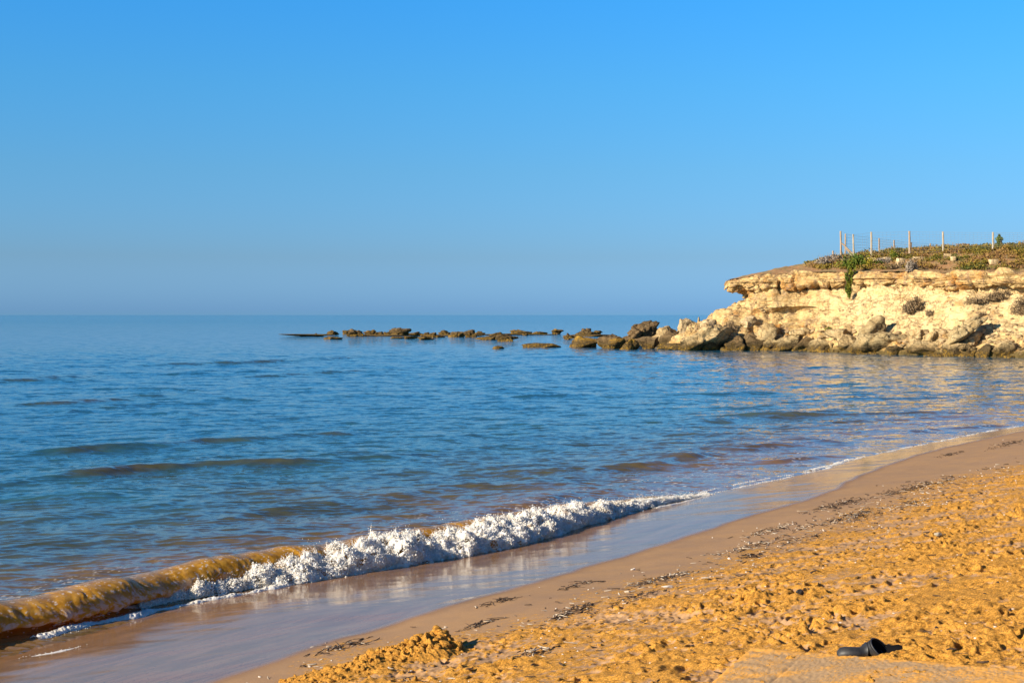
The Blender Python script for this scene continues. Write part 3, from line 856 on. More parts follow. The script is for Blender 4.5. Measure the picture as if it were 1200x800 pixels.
# ------------------------------------------------------------------ headland: cliff and hill
# columns along the rim: rim point, outward direction, rim height, profile kind
PR = dict(
 R=[(-1.8, .05), (-.7, .0), (0, -.15), (.18, -.6), (.05, -1.1), (-.35, -1.35), (.15, -1.85), (.9, -2.5), (2.0, -3.4), (3.1, -4.4), (4.2, -5.4), (5.4, -6.2), (7.4, None)],
 M=[(-1.8, .05), (-.7, .0), (0, -.15), (.28, -.65), (.12, -1.2), (-.45, -1.5), (-.15, -2.1), (.35, -2.7), (.65, -3.3), (.15, -3.8), (1.0, -4.5), (2.3, -5.8), (4.6, None)],
 N=[(-1.8, .08), (-.7, .0), (0, -.2), (.10, -.55), (-.35, -.95), (-1.8, -1.4), (-2.1, -1.95), (-.9, -2.4), (.1, -2.95), (1.4, -3.6), (3.0, -4.7), (4.6, -5.8), (6.2, None)])
COLS = [((66, 86), (-.6, -.8), 6.3, 'R'), ((58, 97), (-.6, -.8), 6.5, 'R'), ((48, 109), (-.6, -.8), 6.6, 'R'), ((42.6, 114.5), (-.62, -.78), 6.7, 'R'), ((37.5, 119.5), (-.62, -.78), 6.9, 'R'), ((32.5, 128), (-.58, -.81), 7.2, 'R'),
        ((28, 133), (-.5, -.86), 7.35, 'M'), ((23.8, 135), (-.42, -.9), 7.2, 'M'), ((21.6, 137.2), (-.75, -.66), 6.85, 'N'), ((20.9, 138.8), (-1, 0), 6.75, 'N'), ((22, 142), (-.8, .6), 6.8, 'N'),
        ((27, 147), (-.6, .8), 7.0, 'M'), ((34, 160), (-.9, .4), 7.4, 'M'), ((44, 190), (-.9, .4), 7.8, 'M'), ((60, 235), (-.9, .4), 8, 'M')]
LIP = np.array([c[0] for c in COLS], float)
cl_all = []
for (l, o, zl, k) in COLS:
    o = np.array(o); o = o/np.linalg.norm(o)
    cl_all.append([[l[0]+o[0]*a, l[1]+o[1]*a, (zl+b if b is not None else -.9)] for a, b in PR[k]])
cl_all = np.array(cl_all)        # columns x 13 x 3

def build_cliff():
    # interpolate along the rim, then along the profile
    K = cl_all.shape[1]
    Ls = np.r_[0, np.cumsum(np.linalg.norm(np.diff(LIP, axis=0), axis=1))]
    first = catmull(cl_all.reshape(len(COLS), -1), 10000)  # only to assert the shape
    st = []
    flat = cl_all.reshape(len(COLS), -1)
    Qx = np.vstack([2*flat[0]-flat[1], flat, 2*flat[-1]-flat[-2]])
    for i in range(1, len(Qx)-2):
        L = Ls[i]-Ls[i-1]
        fine = .11 if 2 <= i-1 <= 9 else .5
        n = max(2, int(max(L, 3.0)/fine)); t = (np.arange(n)/n)[:, None]
        p0, p1, p2, p3 = Qx[i-1], Qx[i], Qx[i+1], Qx[i+2]
        st.append(.5*((2*p1)+(-p0+p2)*t+(2*p0-5*p1+4*p2-p3)*t**2+(-p0+3*p1-3*p2+p3)*t**3))
    G = np.vstack(st).reshape(-1, K, 3)
    v = np.linspace(0, K-1, 175); vi = np.minimum(v.astype(int), K-2); vf = (v-vi)[None, :, None]
    Pp = np.concatenate([2*G[:, :1]-G[:, 1:2], G, 2*G[:, -1:]-G[:, -2:-1]], 1)
    p0, p1, p2, p3 = Pp[:, vi], Pp[:, vi+1], Pp[:, vi+2], Pp[:, vi+3]
    P = .5*((2*p1)+(-p0+p2)*vf+(2*p0-5*p1+4*p2-p3)*vf**2+(-p0+3*p1-3*p2+p3)*vf**3)
    N = np.cross(np.gradient(P, axis=1), np.gradient(P, axis=0)); N /= np.linalg.norm(N, axis=2)[..., None]+1e-9
    ref = np.array([-.6, -.8, .2])
    if (N[40:200, 90]@ref).mean() < 0: N = -N
    x, y, z = P[..., 0], P[..., 1], P[..., 2]
    vv = v[None, :]+0*x
    rocky = sstep(1.2, 2.2, vv)
    zz = z+.25*n3(x/3, y/3, z/3, 601)
    lay = np.tanh(3.2*n3(x*.10, y*.10, zz*1.25, 603))*.26+np.tanh(4*n3(x*.2, y*.2, zz*3.3, 605))*.13+np.tanh(4*n3(x*.3, y*.3, zz*6.5, 606))*.05
    lump = .42*fbm3(x/2.6, y/2.6, z/2.0, 4, 607, .55)
    block = .26*(1-2*np.abs(n3(x/1.1, y/1.1, z/.8, 611)))-.26*np.abs(n3(x/.46, y/.46, z/.36, 613))
    crack = -.5*sstep(.10, .0, np.abs(n3(x/2.1, y/2.1, z/6, 615)))*sstep(2, 3, vv)*sstep(6.5, 5, vv)
    upper = sstep(8.2, 5.5, vv)
    seam = -.30*sstep(.055, 0, np.abs(n3(x*.09, y*.09, zz*1.5, 651)))*sstep(2.2, 3, vv)*sstep(9.5, 8.5, vv)-.22*sstep(.05, 0, np.abs(n3(x*.2, y*.2, zz*2.7, 653)))*sstep(2.2, 3, vv)*sstep(9.5, 8.5, vv)
    slope = sstep(5.6, 7.0, vv)*sstep(10.2, 9.0, vv)*sstep(-4, 2, x-27+.6*(y-133)*0)
    frac = .13*np.tanh(6*n3(x/2.4+.5*n3(x/1.2, y/1.2, z/1.2, 631), y/2.4, z/1.5, 633))+.11*np.tanh(6*n3(x/1.0, y/1.0, z/.8, 635))
    gully = .40*(np.abs(n3((x+z*.9)/1.5, (y+z*.6)/1.5, z/9, 637))-.25)
    d = rocky*(lay*(.30+.55*upper)*(1-.75*slope)+lump*.9+block*(.35+.3*upper)*(1-.5*slope)+crack+frac*(1-.75*slope)+gully*slope+seam*(1-.6*slope))
    d = d+rocky*sstep(5.0, 8, vv)*(.55*(np.abs(n3(x/3.3, y/3.3, z/7, 617))-.3))+rocky*sstep(8.3, 10, vv)*(.50*(1.6*np.abs(n3(x/1.7, y/1.7, z/1.3, 619))-.3)+.20*(1.6*np.abs(n3(x/.6, y/.6, z/.5, 620))-.3))
    P = P+N*d[..., None]
    P[..., 2] += (1-rocky)*(.10*fbm2(x/.8, y/.8, 3, 621))
    bare = (.35+.65*sstep(27, 31, x))*sstep(4.2, 5.6, vv+.8*n3(x/2, y/2, z, 641))*sstep(10.5, 9.3, vv)
    soil = sstep(2.2, 1.3, vv+.8*n3(x/1.1, y/1.1, z, 623))
    # red earth washed down under the vegetation, as seen at the middle of the rim
    F = grid_faces(P.shape[0], P.shape[1])
    o = link('cliff', np_mesh('cliff', P.reshape(-1, 3), F, True, dict(soil=soil.ravel(), bare=bare.ravel())), M['cliff'])
    tag(o, 'cream limestone cliff with an overhanging tip above the water', 'cliff', kind='structure')
    return o, P, F
cliff_o, cliff_P, cliff_F = build_cliff()

LIPF, _ls = resample(catmull(LIP, 2.0), .5)
ZL = np.array([c[2] for c in COLS])
def hill_z(x, y):
    x = np.asarray(x, float); y = np.asarray(y, float)
    d = sdist(x, y, LIPF)
    w = np.stack([1/((x-a[0])**2+(y-a[1])**2+4)**2 for a in LIP], -1)
    zl = (w*ZL).sum(-1)/w.sum(-1)
    rise = np.interp(d, [-1, 0, 2, 6, 9, 13, 20, 80], [-.05, 0.0, .28, 1.3, 2.0, 2.5, 2.75, 3.2])
    return zl+rise, d
def build_hill():
    gx_ = np.arange(17, 112, .35); gy_ = np.arange(84, 240, .35)
    x, y = np.meshgrid(gx_, gy_)
    z, d = hill_z(x, y)
    z = z+sstep(0, 2, d)*(.16*fbm2(x/2.2, y/2.2, 3, 631)+.08*n2(x/.7, y/.7, 633))-.04*(d < .3)
    F = grid_faces(*x.shape)
    keep = (d.ravel()[F] > -.2).all(1)
    Vv, F, at = compact(np.stack([x, y, z], -1).reshape(-1, 3), F[keep], {})
    m, nt, b, out = mat_new('hill_earth'); t = NT(nt); p = t.pos()
    c = t.mix(t.rng(t.noise(p, .9, 5, .65), .38, .62, 0, 1), (0.34, 0.17, 0.065), (0.20, 0.14, 0.05))
    c = t.mix(t.rng(t.noise(p, 3.5, 5, .7), .5, .7, 0, .8), c, (0.30, 0.20, 0.10))
    t.link(c, b.inputs['Base Color']); b.inputs['Roughness'].default_value = 1
    t.link(t.bump(t.noise(p, 5, 5, .7), .8, .15), b.inputs['Normal'])
    o = link('hill', np_mesh('hill', Vv, F, True), m)
    tag(o, 'scrubby hill top behind the rim of the cliff', 'hill', kind='structure')
    return Vv, F
hill_V, hill_F = build_hill()
from mathutils.bvhtree import BVHTree
bvh = BVHTree.FromPolygons(cliff_P.reshape(-1, 3).tolist(), cliff_F.tolist())
bvh_h = BVHTree.FromPolygons(hill_V.tolist(), hill_F.tolist())
def ray(px, py, tree=None):
    d = Vector(((px-600)/FPX, 1, -(py-HOR)/FPX)).normalized()
    best = None
    for tr in ([tree] if tree else [bvh, bvh_h]):
        h = tr.ray_cast(Vector((0, 0, H)), d)
        if h[0] is not None and (best is None or h[3] < best[3]): best = h
    return best

# ------------------------------------------------------------------ rocks
def rock_mesh(name, w, dep, hgt, seed, tilt=0.0, thick=None, rough=1.0, cuts=11, sub=4):
    rs = np.random.default_rng(seed)
    v = ICO5[0] if sub == 5 else ICO4[0]
    f = ICO5[1] if sub == 5 else ICO4[1]
    v = v.copy()
    for _ in range(cuts):
        n = rs.normal(size=3); n /= np.linalg.norm(n); k = rs.uniform(.42, .80)
        q = v@n; over = np.maximum(q-k, 0); v = v-over[:, None]*n*.96
    s_ = float(seed)*3.7
    v = v*(1+.10*n3(v[:, 0]*1.3+s_, v[:, 1]*1.3, v[:, 2]*1.3, 701)[:, None])
    sc = np.array([w/2, dep/2, (thick if thick else hgt)/2])
    v = v*sc/np.abs(v).max(0)
    size = min(w, dep, hgt)
    q = v/max(.25, size)
    d = .10*fbm3(q[:, 0]*2+s_, q[:, 1]*2, q[:, 2]*2.6, 4, 703, .6)-.16*np.abs(n3(q[:, 0]*4, q[:, 1]*4+s_, q[:, 2]*6, 709))-.14*sstep(.12, 0, np.abs(n3(q[:, 0]*1.6+s_, q[:, 1]*1.6, q[:, 2]*1.3, 713)))
    d = d+.08*np.tanh(4*n3(q[:, 0]*.6, q[:, 1]*.6+s_, q[:, 2]*5, 711))
    nn = v/(np.linalg.norm(v, axis=1)[:, None]+1e-9)
    v = v+nn*(d*size*.95*rough)[:, None]
    if tilt:
        a = math.radians(tilt); c, s = math.cos(a), math.sin(a)
        v = np.stack([v[:, 0]*c+v[:, 2]*s, v[:, 1], -v[:, 0]*s+v[:, 2]*c], 1)
    ext = v.max(0)-v.min(0)
    v[:, 0] *= w/ext[0]; v[:, 2] *= hgt/ext[2]
    v[:, 0] -= (v[:, 0].max()+v[:, 0].min())/2
    v[:, 2] -= v[:, 2].min()
    return np_mesh(name, v, f, True)

PALE = (.50, .37, .19, 1); CREAM = (.56, .43, .25, 1); GREY = (.45, .345, .18, 1); BROWN = (.18, .122, .060, 1); DARK = (.10, .07, .036, 1); GOLD = (.38, .225, .032, 1)
def rock(x0, x1, y0, y1, col, label, group, Y=None, dep=.8, tilt=0, thick=None, seed=None, sink=.18, rough=.62, name='boulder', cat='boulder', cuts=11, sub=4, algae=1.0):
    global _rk
    _rk += 1
    cx = (x0+x1)/2
    if Y is None:
        h = ray(cx, y1-1.0)
        Yw = U(cx, y1)[1]
        Y = min(h[0].y, Yw+30) if h is not None else Yw
        if y1 >= 404 and abs(Y-Yw) > 14: Y = Yw
        Y -= .18*(x1-x0)/FPX*Y*dep
    w = (x1-x0)/FPX*Y; hh = (y1-y0)/FPX*Y
    p = V(cx, y1, Y)
    if group == PT or y1 > 405: sink = max(sink, (max(p[2], 0)+.35)/(hh+max(p[2], 0)+.35))
    full = hh/(1-sink)
    dd = max(w*dep, hh*.7)
    me = rock_mesh(name, w, dd, full, seed if seed else 100+_rk, tilt, thick*full if thick else None, rough, cuts, sub)
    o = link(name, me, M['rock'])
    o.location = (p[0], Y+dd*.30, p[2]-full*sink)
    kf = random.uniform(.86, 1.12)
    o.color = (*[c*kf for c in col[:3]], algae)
    tag(o, label, cat, group)
    return o
_rk = 0
CF = 'boulders at the foot of the cliff'
PT = 'boulders on the rocky point'
RF = 'rocks of the offshore reef'
# foot of the cliff, left to right
rock(838, 859, 382, 405, PALE, 'golden boulder with a black shaded right side, beside the big pale slab of the point', CF, tilt=-20)
rock(849, 874, 393, 410, BROWN, 'round brown boulder with dark algae at its foot, left end of the cliff foot', CF)
rock(867, 891, 370, 383, CREAM, 'pale block lying on the ledge under the cliff tip', CF, dep=.6)
rock(872, 900, 389, 408, BROWN, 'brown boulder leaning left against the first pale rock of the cliff foot', CF, tilt=25, thick=.8)
rock(878, 914, 378, 399, PALE, 'broad cream boulder on the slope above the brown leaning boulders', CF, dep=.7)
rock(893, 913, 393, 409.5, GREY, 'narrow grey slab standing between the brown boulder and the white streaked one', CF, tilt=-40, thick=.5)
rock(905, 942, 390, 410, GREY, 'large grey boulder with a white streak, low on the cliff foot', CF, tilt=-18, thick=.85, sub=5)
rock(931, 960, 394, 410, BROWN, 'brown boulder in shadow right of the white streaked one', CF, tilt=-28, thick=.7)
rock(925, 950, 383, 396, PALE, 'small pale boulder resting on top of the white streaked one', CF)
rock(948, 986, 396, 410, GREY, 'low flat grey boulder just below the overhanging light block', CF, tilt=8, thick=.8)
rock(964, 1004, 385, 398, PALE, 'light block overhanging a black gap above the low flat boulder', CF, tilt=6, thick=.8)
rock(982, 1010, 391, 411, PALE, 'tall rounded tan boulder right of the black gap', CF, tilt=-12)
rock(1004, 1040, 369, 399, GREY, 'grey slab standing upright against the slope, shaded on its right', CF, tilt=-50, thick=.55, dep=.5)
rock(995, 1067, 389, 414, GREY, 'widest boulder of the cliff foot, grey above and mossy below', CF, dep=.55, sub=5, tilt=-6, thick=.95)
rock(1066, 1086, 385, 401, PALE, 'smooth tan boulder, left one of a rounded pair on the slope', CF)
rock(1082, 1106, 387, 402, PALE, 'smooth tan boulder, right one of a rounded pair on the slope', CF)
rock(1064, 1112, 399, 414, PALE, 'long low tan boulder in front of the rounded pair', CF, dep=.5, thick=.9, tilt=5)
rock(1103, 1160, 369, 401, GREY, 'great tilted grey slab leaning on the slope with a black hollow under its right end', CF, tilt=-30, thick=.42, dep=.6, sub=5)
rock(1121, 1142, 396, 407, PALE, 'small tan block under the tip of the great tilted slab', CF)
rock(1134, 1154, 388, 401, CREAM, 'white boulder tucked into the hollow beside the great tilted slab', CF)
rock(1149, 1157, 385, 394, CREAM, 'small white stone above the white boulder of the hollow', CF, name='rock', cat='rock')
rock(1106, 1146, 402, 416, PALE, 'wide tan boulder near the water below the great tilted slab', CF, dep=.6)
rock(1145, 1171, 403, 419, DARK, 'dark green algae covered round boulder at the water edge', CF)
rock(1164, 1194, 399, 415, PALE, 'tan boulder sloping left, right of the dark algae covered one', CF, tilt=14, thick=.8)
rock(1176, 1212, 388, 410, PALE, 'big smooth golden boulder cut by the right edge of the photo', CF, sub=5)
rock(1176, 1196, 416, 423, DARK, 'low dark rock alone in the water at the far right', CF, name='rock', cat='rock')
rock(1205, 1240, 396, 418, PALE, 'tan boulder beyond the right edge of the photo', CF)
rock(1040, 1062, 405, 416, DARK, 'small dark rock in front of the widest boulder', CF, name='rock', cat='rock')
for q in ((958, 985, 409, 414.5, 'left'), (1000, 1042, 410, 416, 'second from the left'), (1084, 1118, 412, 418, 'second from the right'), (1122, 1150, 413, 418.5, 'right')):
    rock(*q[:4], GOLD if q[4] != 'right' else DARK, 'low mossy ledge at the water line under the cliff, %s of four' % q[4], CF, dep=.7, thick=1.0, rough=.7, name='rock_ledge', cat='ledge')
rock(846, 862, 408, 412.5, GOLD, 'little yellow mossy rock in the water before the round brown boulder', CF, name='rock', cat='rock')
rock(898, 934, 407.5, 412.5, DARK, 'flat dark mossy ledge in the water below the white streaked boulder', CF, name='rock_ledge', cat='ledge')
# rocky point
rock(720, 775, 375, 401, BROWN, 'big dark brown boulder rising to the right, highest of the rocky point', PT, Y=152, tilt=-26, thick=.66, dep=.6, sub=5, rough=1.15)
rock(667, 702, 393.5, 407, GOLD, 'yellow mossy boulder at the left end of the rocky point', PT)
rock(698, 730, 391, 408, BROWN, 'dark mossy boulder between the yellow one and the big dark one', PT)
rock(712, 734, 396, 408.5, GOLD, 'small golden rock below the left foot of the big dark boulder', PT, name='rock', cat='rock')
rock(726, 750, 397, 409.5, GOLD, 'yellow mossy rock under the big dark boulder, left of two', PT, name='rock', cat='rock')
rock(744, 774, 394, 409, BROWN, 'brown mossy boulder under the big dark boulder, right of two', PT)
rock(762, 798, 381.5, 400, PALE, 'pale cracked boulder right of the big dark one', PT, Y=148, tilt=-20, thick=.8)
rock(772, 800, 387, 404, BROWN, 'shaded brown boulder below the pale cracked one', PT, Y=146, tilt=-14)
rock(793, 822, 372.5, 390, CREAM, 'cream boulder on the crest of the rocky point', PT, Y=149, tilt=10)
rock(816, 824, 371, 378, GREY, 'small upright stone standing on the crest of the rocky point', PT, Y=147, name='rock', cat='rock', algae=0)
rock(797, 860, 380, 405, PALE, 'largest pale slab of the rocky point, sloping down to the left', PT, Y=131.4, tilt=-22, thick=.75, dep=.55, sub=5)
rock(820, 846, 374, 392, CREAM, 'pale boulder behind the largest slab, below the cliff tip', PT, Y=133.0)
rock(787, 808, 395, 405, GREY, 'grey stone at the left foot of the largest pale slab', PT, name='rock', cat='rock')
rock(780, 828, 402, 412, GOLD, 'flat yellow mossy ledge before the largest pale slab', PT, dep=.6, name='rock_ledge', cat='ledge')
rock(770, 790, 402, 409.5, BROWN, 'flat brown ledge left of the flat yellow one', PT, name='rock_ledge', cat='ledge')
rock(611, 658, 401.5, 407, GOLD, 'long flat golden rock awash left of the rocky point', RF, dep=.35, name='reef_rock', cat='rock')
rock(577, 594, 405, 408.5, GOLD, 'tiny low golden rock awash nearest the camera in the reef', RF, name='reef_rock', cat='rock')
# reef, left to right
RL = [
 (330, 388, 391.2, 393.6, DARK, 'low black ledge barely above water, left end of the reef'),
 (366, 372, 390, 393, DARK, 'small black knob on the low black ledge of the reef'),
 (383, 396, 386.8, 392, GOLD, 'lone golden rock at the right end of the low black ledge'),
 (379, 400, 394.5, 397, GOLD, 'golden sliver awash in front of the lone golden rock'),
 (401, 413, 386, 391, GOLD, 'small golden rock left of the stepped one'),
 (407, 426, 385, 393.5, BROWN, 'stepped golden brown rock with a flat top in the left half of the reef'),
 (426, 442, 386, 393.2, GOLD, 'square golden rock with a dark right face'),
 (440, 449, 388, 393, DARK, 'small dark rock right of the square golden one'),
 (449, 458, 388.5, 392.5, GOLD, 'tiny golden rock left of the peaked one'),
 (455, 482, 383.5, 392.5, BROWN, 'peaked dark brown rock, tallest of the reef left of centre'),
 (480, 495, 388.5, 393, GOLD, 'flat golden rock right of the peaked one'),
 (492, 503, 389, 393, BROWN, 'small brown rock behind the flat golden rocks'),
 (474, 489, 393.5, 396.6, GOLD, 'thin golden rock awash before the peaked one'),
 (458, 474, 394.3, 396.2, DARK, 'thin black rock awash left of the thin golden one'),
 (490, 508, 393, 397.6, GOLD, 'bright yellow flat rock, nearest of the reef left of centre'),
 (500, 520, 389, 395, GOLD, 'wide flat golden rock behind the bright yellow one'),
 (514, 528, 386.5, 391.5, BROWN, 'brown rock behind the middle of the reef'),
 (526, 546, 388, 394.4, BROWN, 'broad flat brown rock at the middle of the reef'),
 (544, 558, 386, 394.6, BROWN, 'upright dark rock at the middle of the reef'),
 (556, 568, 387.8, 391.4, GOLD, 'low golden rock right of the upright dark one'),
 (558, 582, 393, 397.8, DARK, 'long low dark rock nearer than the upright one'),
 (573, 592, 388.8, 392.6, BROWN, 'flat brown rock behind the twin dark blocks'),
 (582, 606, 391.5, 399.4, DARK, 'twin topped dark block nearest the camera, right of the reef centre'),
 (599, 622, 385.8, 391.3, GOLD, 'long golden rock with a notched top at the right of the reef'),
 (612, 619, 390, 392.6, DARK, 'tiny dark rock below the long notched golden one'),
 (624, 641, 388, 391, GOLD, 'thin golden rock between the notched one and the lone right one'),
 (647, 660, 385.2, 390.6, GOLD, 'lone boxy golden rock far right in the reef'),
 (675, 700, 384.3, 393, BROWN, 'dark brown hump near the rocky point, widest of the right reef'),
 (696, 706, 387, 390.5, GOLD, 'small golden rock at the right side of the dark hump'),
 (412, 470, 391.6, 393.4, DARK, 'long black ledge just breaking the surface under the left half of the reef'),
 (496, 562, 391.6, 393.2, DARK, 'long black ledge just breaking the surface under the middle of the reef'),
 (566, 646, 390.4, 392.0, DARK, 'long black ledge just breaking the surface under the right half of the reef'),
 (664, 720, 391.5, 394, DARK, 'flat black ledge joining the dark hump to the rocky point'),
 (660, 675, 390, 397, DARK, 'dark cube shaped rock left of the dark hump'),
]
for q in RL:
    ex = .08*(q[1]-q[0])
    rock(q[0]-ex, q[1]+ex, q[2], q[3], q[4], q[5], RF, Y=U(q[0], max(q[3], 391.0)+.4)[1], dep=.6, sink=.35, name='reef_rock', cat='rock', cuts=9, rough=1.5)
# small rubble on the slope and between the boulders: too many to count
def build_rubble():
    Vs = []; Fs = []; off = 0
    for k in range(1100):
        px = random.uniform(800, 1260); py = random.uniform(352, 412)
        if py < 380 and random.random() < .72: continue
        h = ray(px, py, bvh)
        if h is None or h[0].z < -.2: continue
        r = random.uniform(.06, .17)*(1.9 if py > 388 else 1)
        v = ICO2[0].copy()
        for _ in range(7):
            n = RNG.normal(size=3); n /= np.linalg.norm(n); q = v@n; v = v-np.maximum(q-.65, 0)[:, None]*n
        v = v*np.array([random.uniform(.8, 1.5), random.uniform(.8, 1.2), random.uniform(.5, .9)])*r+np.array(h[0])
        Vs.append(v); Fs.append(ICO2[1]+off); off += len(v)
    o = link('rubble', np_mesh('rubble', np.vstack(Vs), np.vstack(Fs), False), M['rock'])
    o.color = (.46, .34, .19, 1.0)
    tag(o, 'small broken stones scattered over the slope and between the boulders', 'rubble', kind='stuff')
build_rubble()

# ------------------------------------------------------------------ vegetation
def leaves(C, size, tint, up=.0):
    """one small leaf-shaped quad per centre, turned at random"""
    n = len(C)
    a = RNG.normal(size=(n, 3)); a[:, 2] += up; a /= np.linalg.norm(a, axis=1)[:, None]
    b = np.cross(a, RNG.normal(size=(n, 3))); b /= np.linalg.norm(b, axis=1)[:, None]
    s = size[:, None]
    Vv = np.stack([C-a*s, C+b*s*.42, C+a*s, C-b*s*.42], 1).reshape(-1, 3)
    F = np.arange(4*n).reshape(n, 4)
    return Vv, F, np.repeat(tint, 4)

def twigs_mesh(name, segs, r0):
    Vs = []; Fs = []; off = 0
    for p, q, r, r2 in segs:
        p = np.array(p); q = np.array(q); d = q-p; L = np.linalg.norm(d)
        if L < 1e-6: continue
        d /= L; u = np.cross(d, [.3, .5, .8]); u /= np.linalg.norm(u); w = np.cross(d, u)
        c = [math.cos(k*math.pi*2/5) for k in range(5)]; s = [math.sin(k*math.pi*2/5) for k in range(5)]
        ring = lambda o, rr: [o+(u*c[k]+w*s[k])*rr for k in range(5)]
        Vs += ring(p, r)+ring(q, r2)
        Fs += [[off+k, off+(k+1) % 5, off+5+(k+1) % 5, off+5+k] for k in range(5)]
        off += 10
    return np_mesh(name, np.array(Vs), np.array(Fs), True)

def shrub(pos, rx, ry, rz, n, size, mat, label, group, name='shrub', cat='shrub', lean=(0, 0), clumps=14, hang=None):
    e = empty(name, pos); tag(e, label, cat, group)
    K = clumps
    c = RNG.normal(size=(K, 3)); c /= np.linalg.norm(c, axis=1)[:, None]; c *= RNG.uniform(.35, .95, K)[:, None]
    c[:, 2] = np.abs(c[:, 2])*.9+.1
    if hang is not None:
        t = np.linspace(0, 1, K); c = np.stack([RNG.normal(0, .5, K)*(1-.6*t), RNG.normal(0, .4, K), 1-2*t], 1)
    c = c*np.array([rx, ry, rz])+np.array([lean[0], lean[1], 0])*np.clip(c[:, 2:3], 0, 9)
    k = RNG.integers(0, K, n)
    C = c[k]+RNG.normal(0, .26, (n, 3))*np.array([rx, ry, rz])*(.75 if hang is None else .5)
    if hang is None: C[:, 2] = np.abs(C[:, 2])
    tint = np.clip(.5+.5*RNG.normal(size=K)[k]*.6+RNG.normal(0, .18, n), 0, 1)
    Vv, F, tt = leaves(C, RNG.uniform(.6, 1.3, n)*size, tint)
    link('foliage', np_mesh('foliage', Vv, F, False, dict(tint=tt)), M[mat], e)
    segs = []
    for q in c:
        b = np.array([random.uniform(-.1, .1)*rx, random.uniform(-.1, .1)*ry, -.1 if hang is None else rz])
        m = b+(q-b)*.55+RNG.normal(0, .05, 3)*rx
        segs += [(b, m, .03*min(1, rx*1.2), .02*min(1, rx*1.2)), (m, q, .02*min(1, rx*1.2), .006)]
        for _ in range(4):
            segs.append((m, q+RNG.normal(0, .3, 3)*np.array([rx, ry, rz]), .012, .004))
    link('stem', twigs_mesh('stem', segs, .02), M['twig'], e)
    return e

def on_cliff(px, py, dz=0):
    h = ray(px, py)
    return h[0]+Vector((0, 0, dz)) if h and h[0] is not None else Vector(V(px, py, 125))
SG = 'shrubs on the cliff'
shrub(on_cliff(1071, 366), 1.05, .7, 1.25, 2600, .085, 'drybush', 'round dark dry bush on the bare slope of the cliff', SG, clumps=22)
shrub(on_cliff(1090, 370), .6, .4, .5, 800, .07, 'drybush', 'small olive brown bush just right of the round dark one', SG)
shrub(on_cliff(1146, 355), .9, .5, .6, 1100, .075, 'drybush', 'grey brown bush on the upper slope, left of two near the right edge', SG)
shrub(on_cliff(1172, 351), 1.0, .5, .75, 1500, .08, 'drybush', 'larger dark brown bush on the upper slope under the rim', SG)
shrub(on_cliff(1160, 352), .8, .5, .5, 900, .07, 'drybush', 'low dry bush between the grey brown bush and the larger dark one', SG)
shrub(on_cliff(1197, 368), .9, .6, 1.3, 1600, .085, 'drybush', 'tall ragged bush at the right edge of the slope', SG)
shrub(on_cliff(857, 389), .75, .5, .95, 1200, .07, 'drybush', 'thin brown bush growing between boulders below the cliff tip', SG)
shrub(on_cliff(1150, 371), .5, .3, .35, 400, .06, 'drybush', 'tiny dark tuft above the end of the great tilted slab', SG)
shrub(on_cliff(972, 388), .45, .3, .4, 350, .06, 'green', 'tiny green tuft above the light overhanging block', SG)
# green plant trailing down the rock face
pc = on_cliff(996, 326)
shrub(pc+Vector((-.1, -.2, .1)), .5, .28, 1.55, 2200, .11, 'green', 'green creeper trailing down the rock face from the rim', SG, name='creeper', cat='creeper', hang=True, clumps=26)
shrub(on_cliff(1006, 313), 1.7, .9, 1.05, 2800, .11, 'green', 'spreading green and yellow bush on the rim above the creeper', SG, clumps=26)
shrub(on_cliff(1020, 313), 1.1, .7, .7, 1200, .10, 'green', 'yellowish bush on the rim right of the spreading green one', SG)
shrub(on_cliff(977, 307), .9, .6, .85, 1100, .085, 'greybush', 'grey dry bush on the rim left of the stone blocks', SG)
shrub(on_cliff(966, 310), .8, .6, .6, 900, .085, 'greybush', 'low grey bush at the left end of the rim scrub', SG)
shrub(on_cliff(1036, 309), 1.0, .6, .55, 900, .085, 'greybush', 'grey brown bush on the rim in front of the stone blocks', SG)
shrub(on_cliff(1055, 314), 1.1, .6, .5, 900, .085, 'drybush', 'low dry brown bush on the edge left of the pale tuft', SG)
shrub(on_cliff(1069, 318), .45, .4, 1.05, 900, .08, 'greybush', 'pale grey upright tuft on the cliff edge below the tallest post', SG)
shrub(on_cliff(1047, 306), .55, .5, .95, 1000, .10, 'green', 'dense green bush beside the tallest heap of stone blocks', SG)

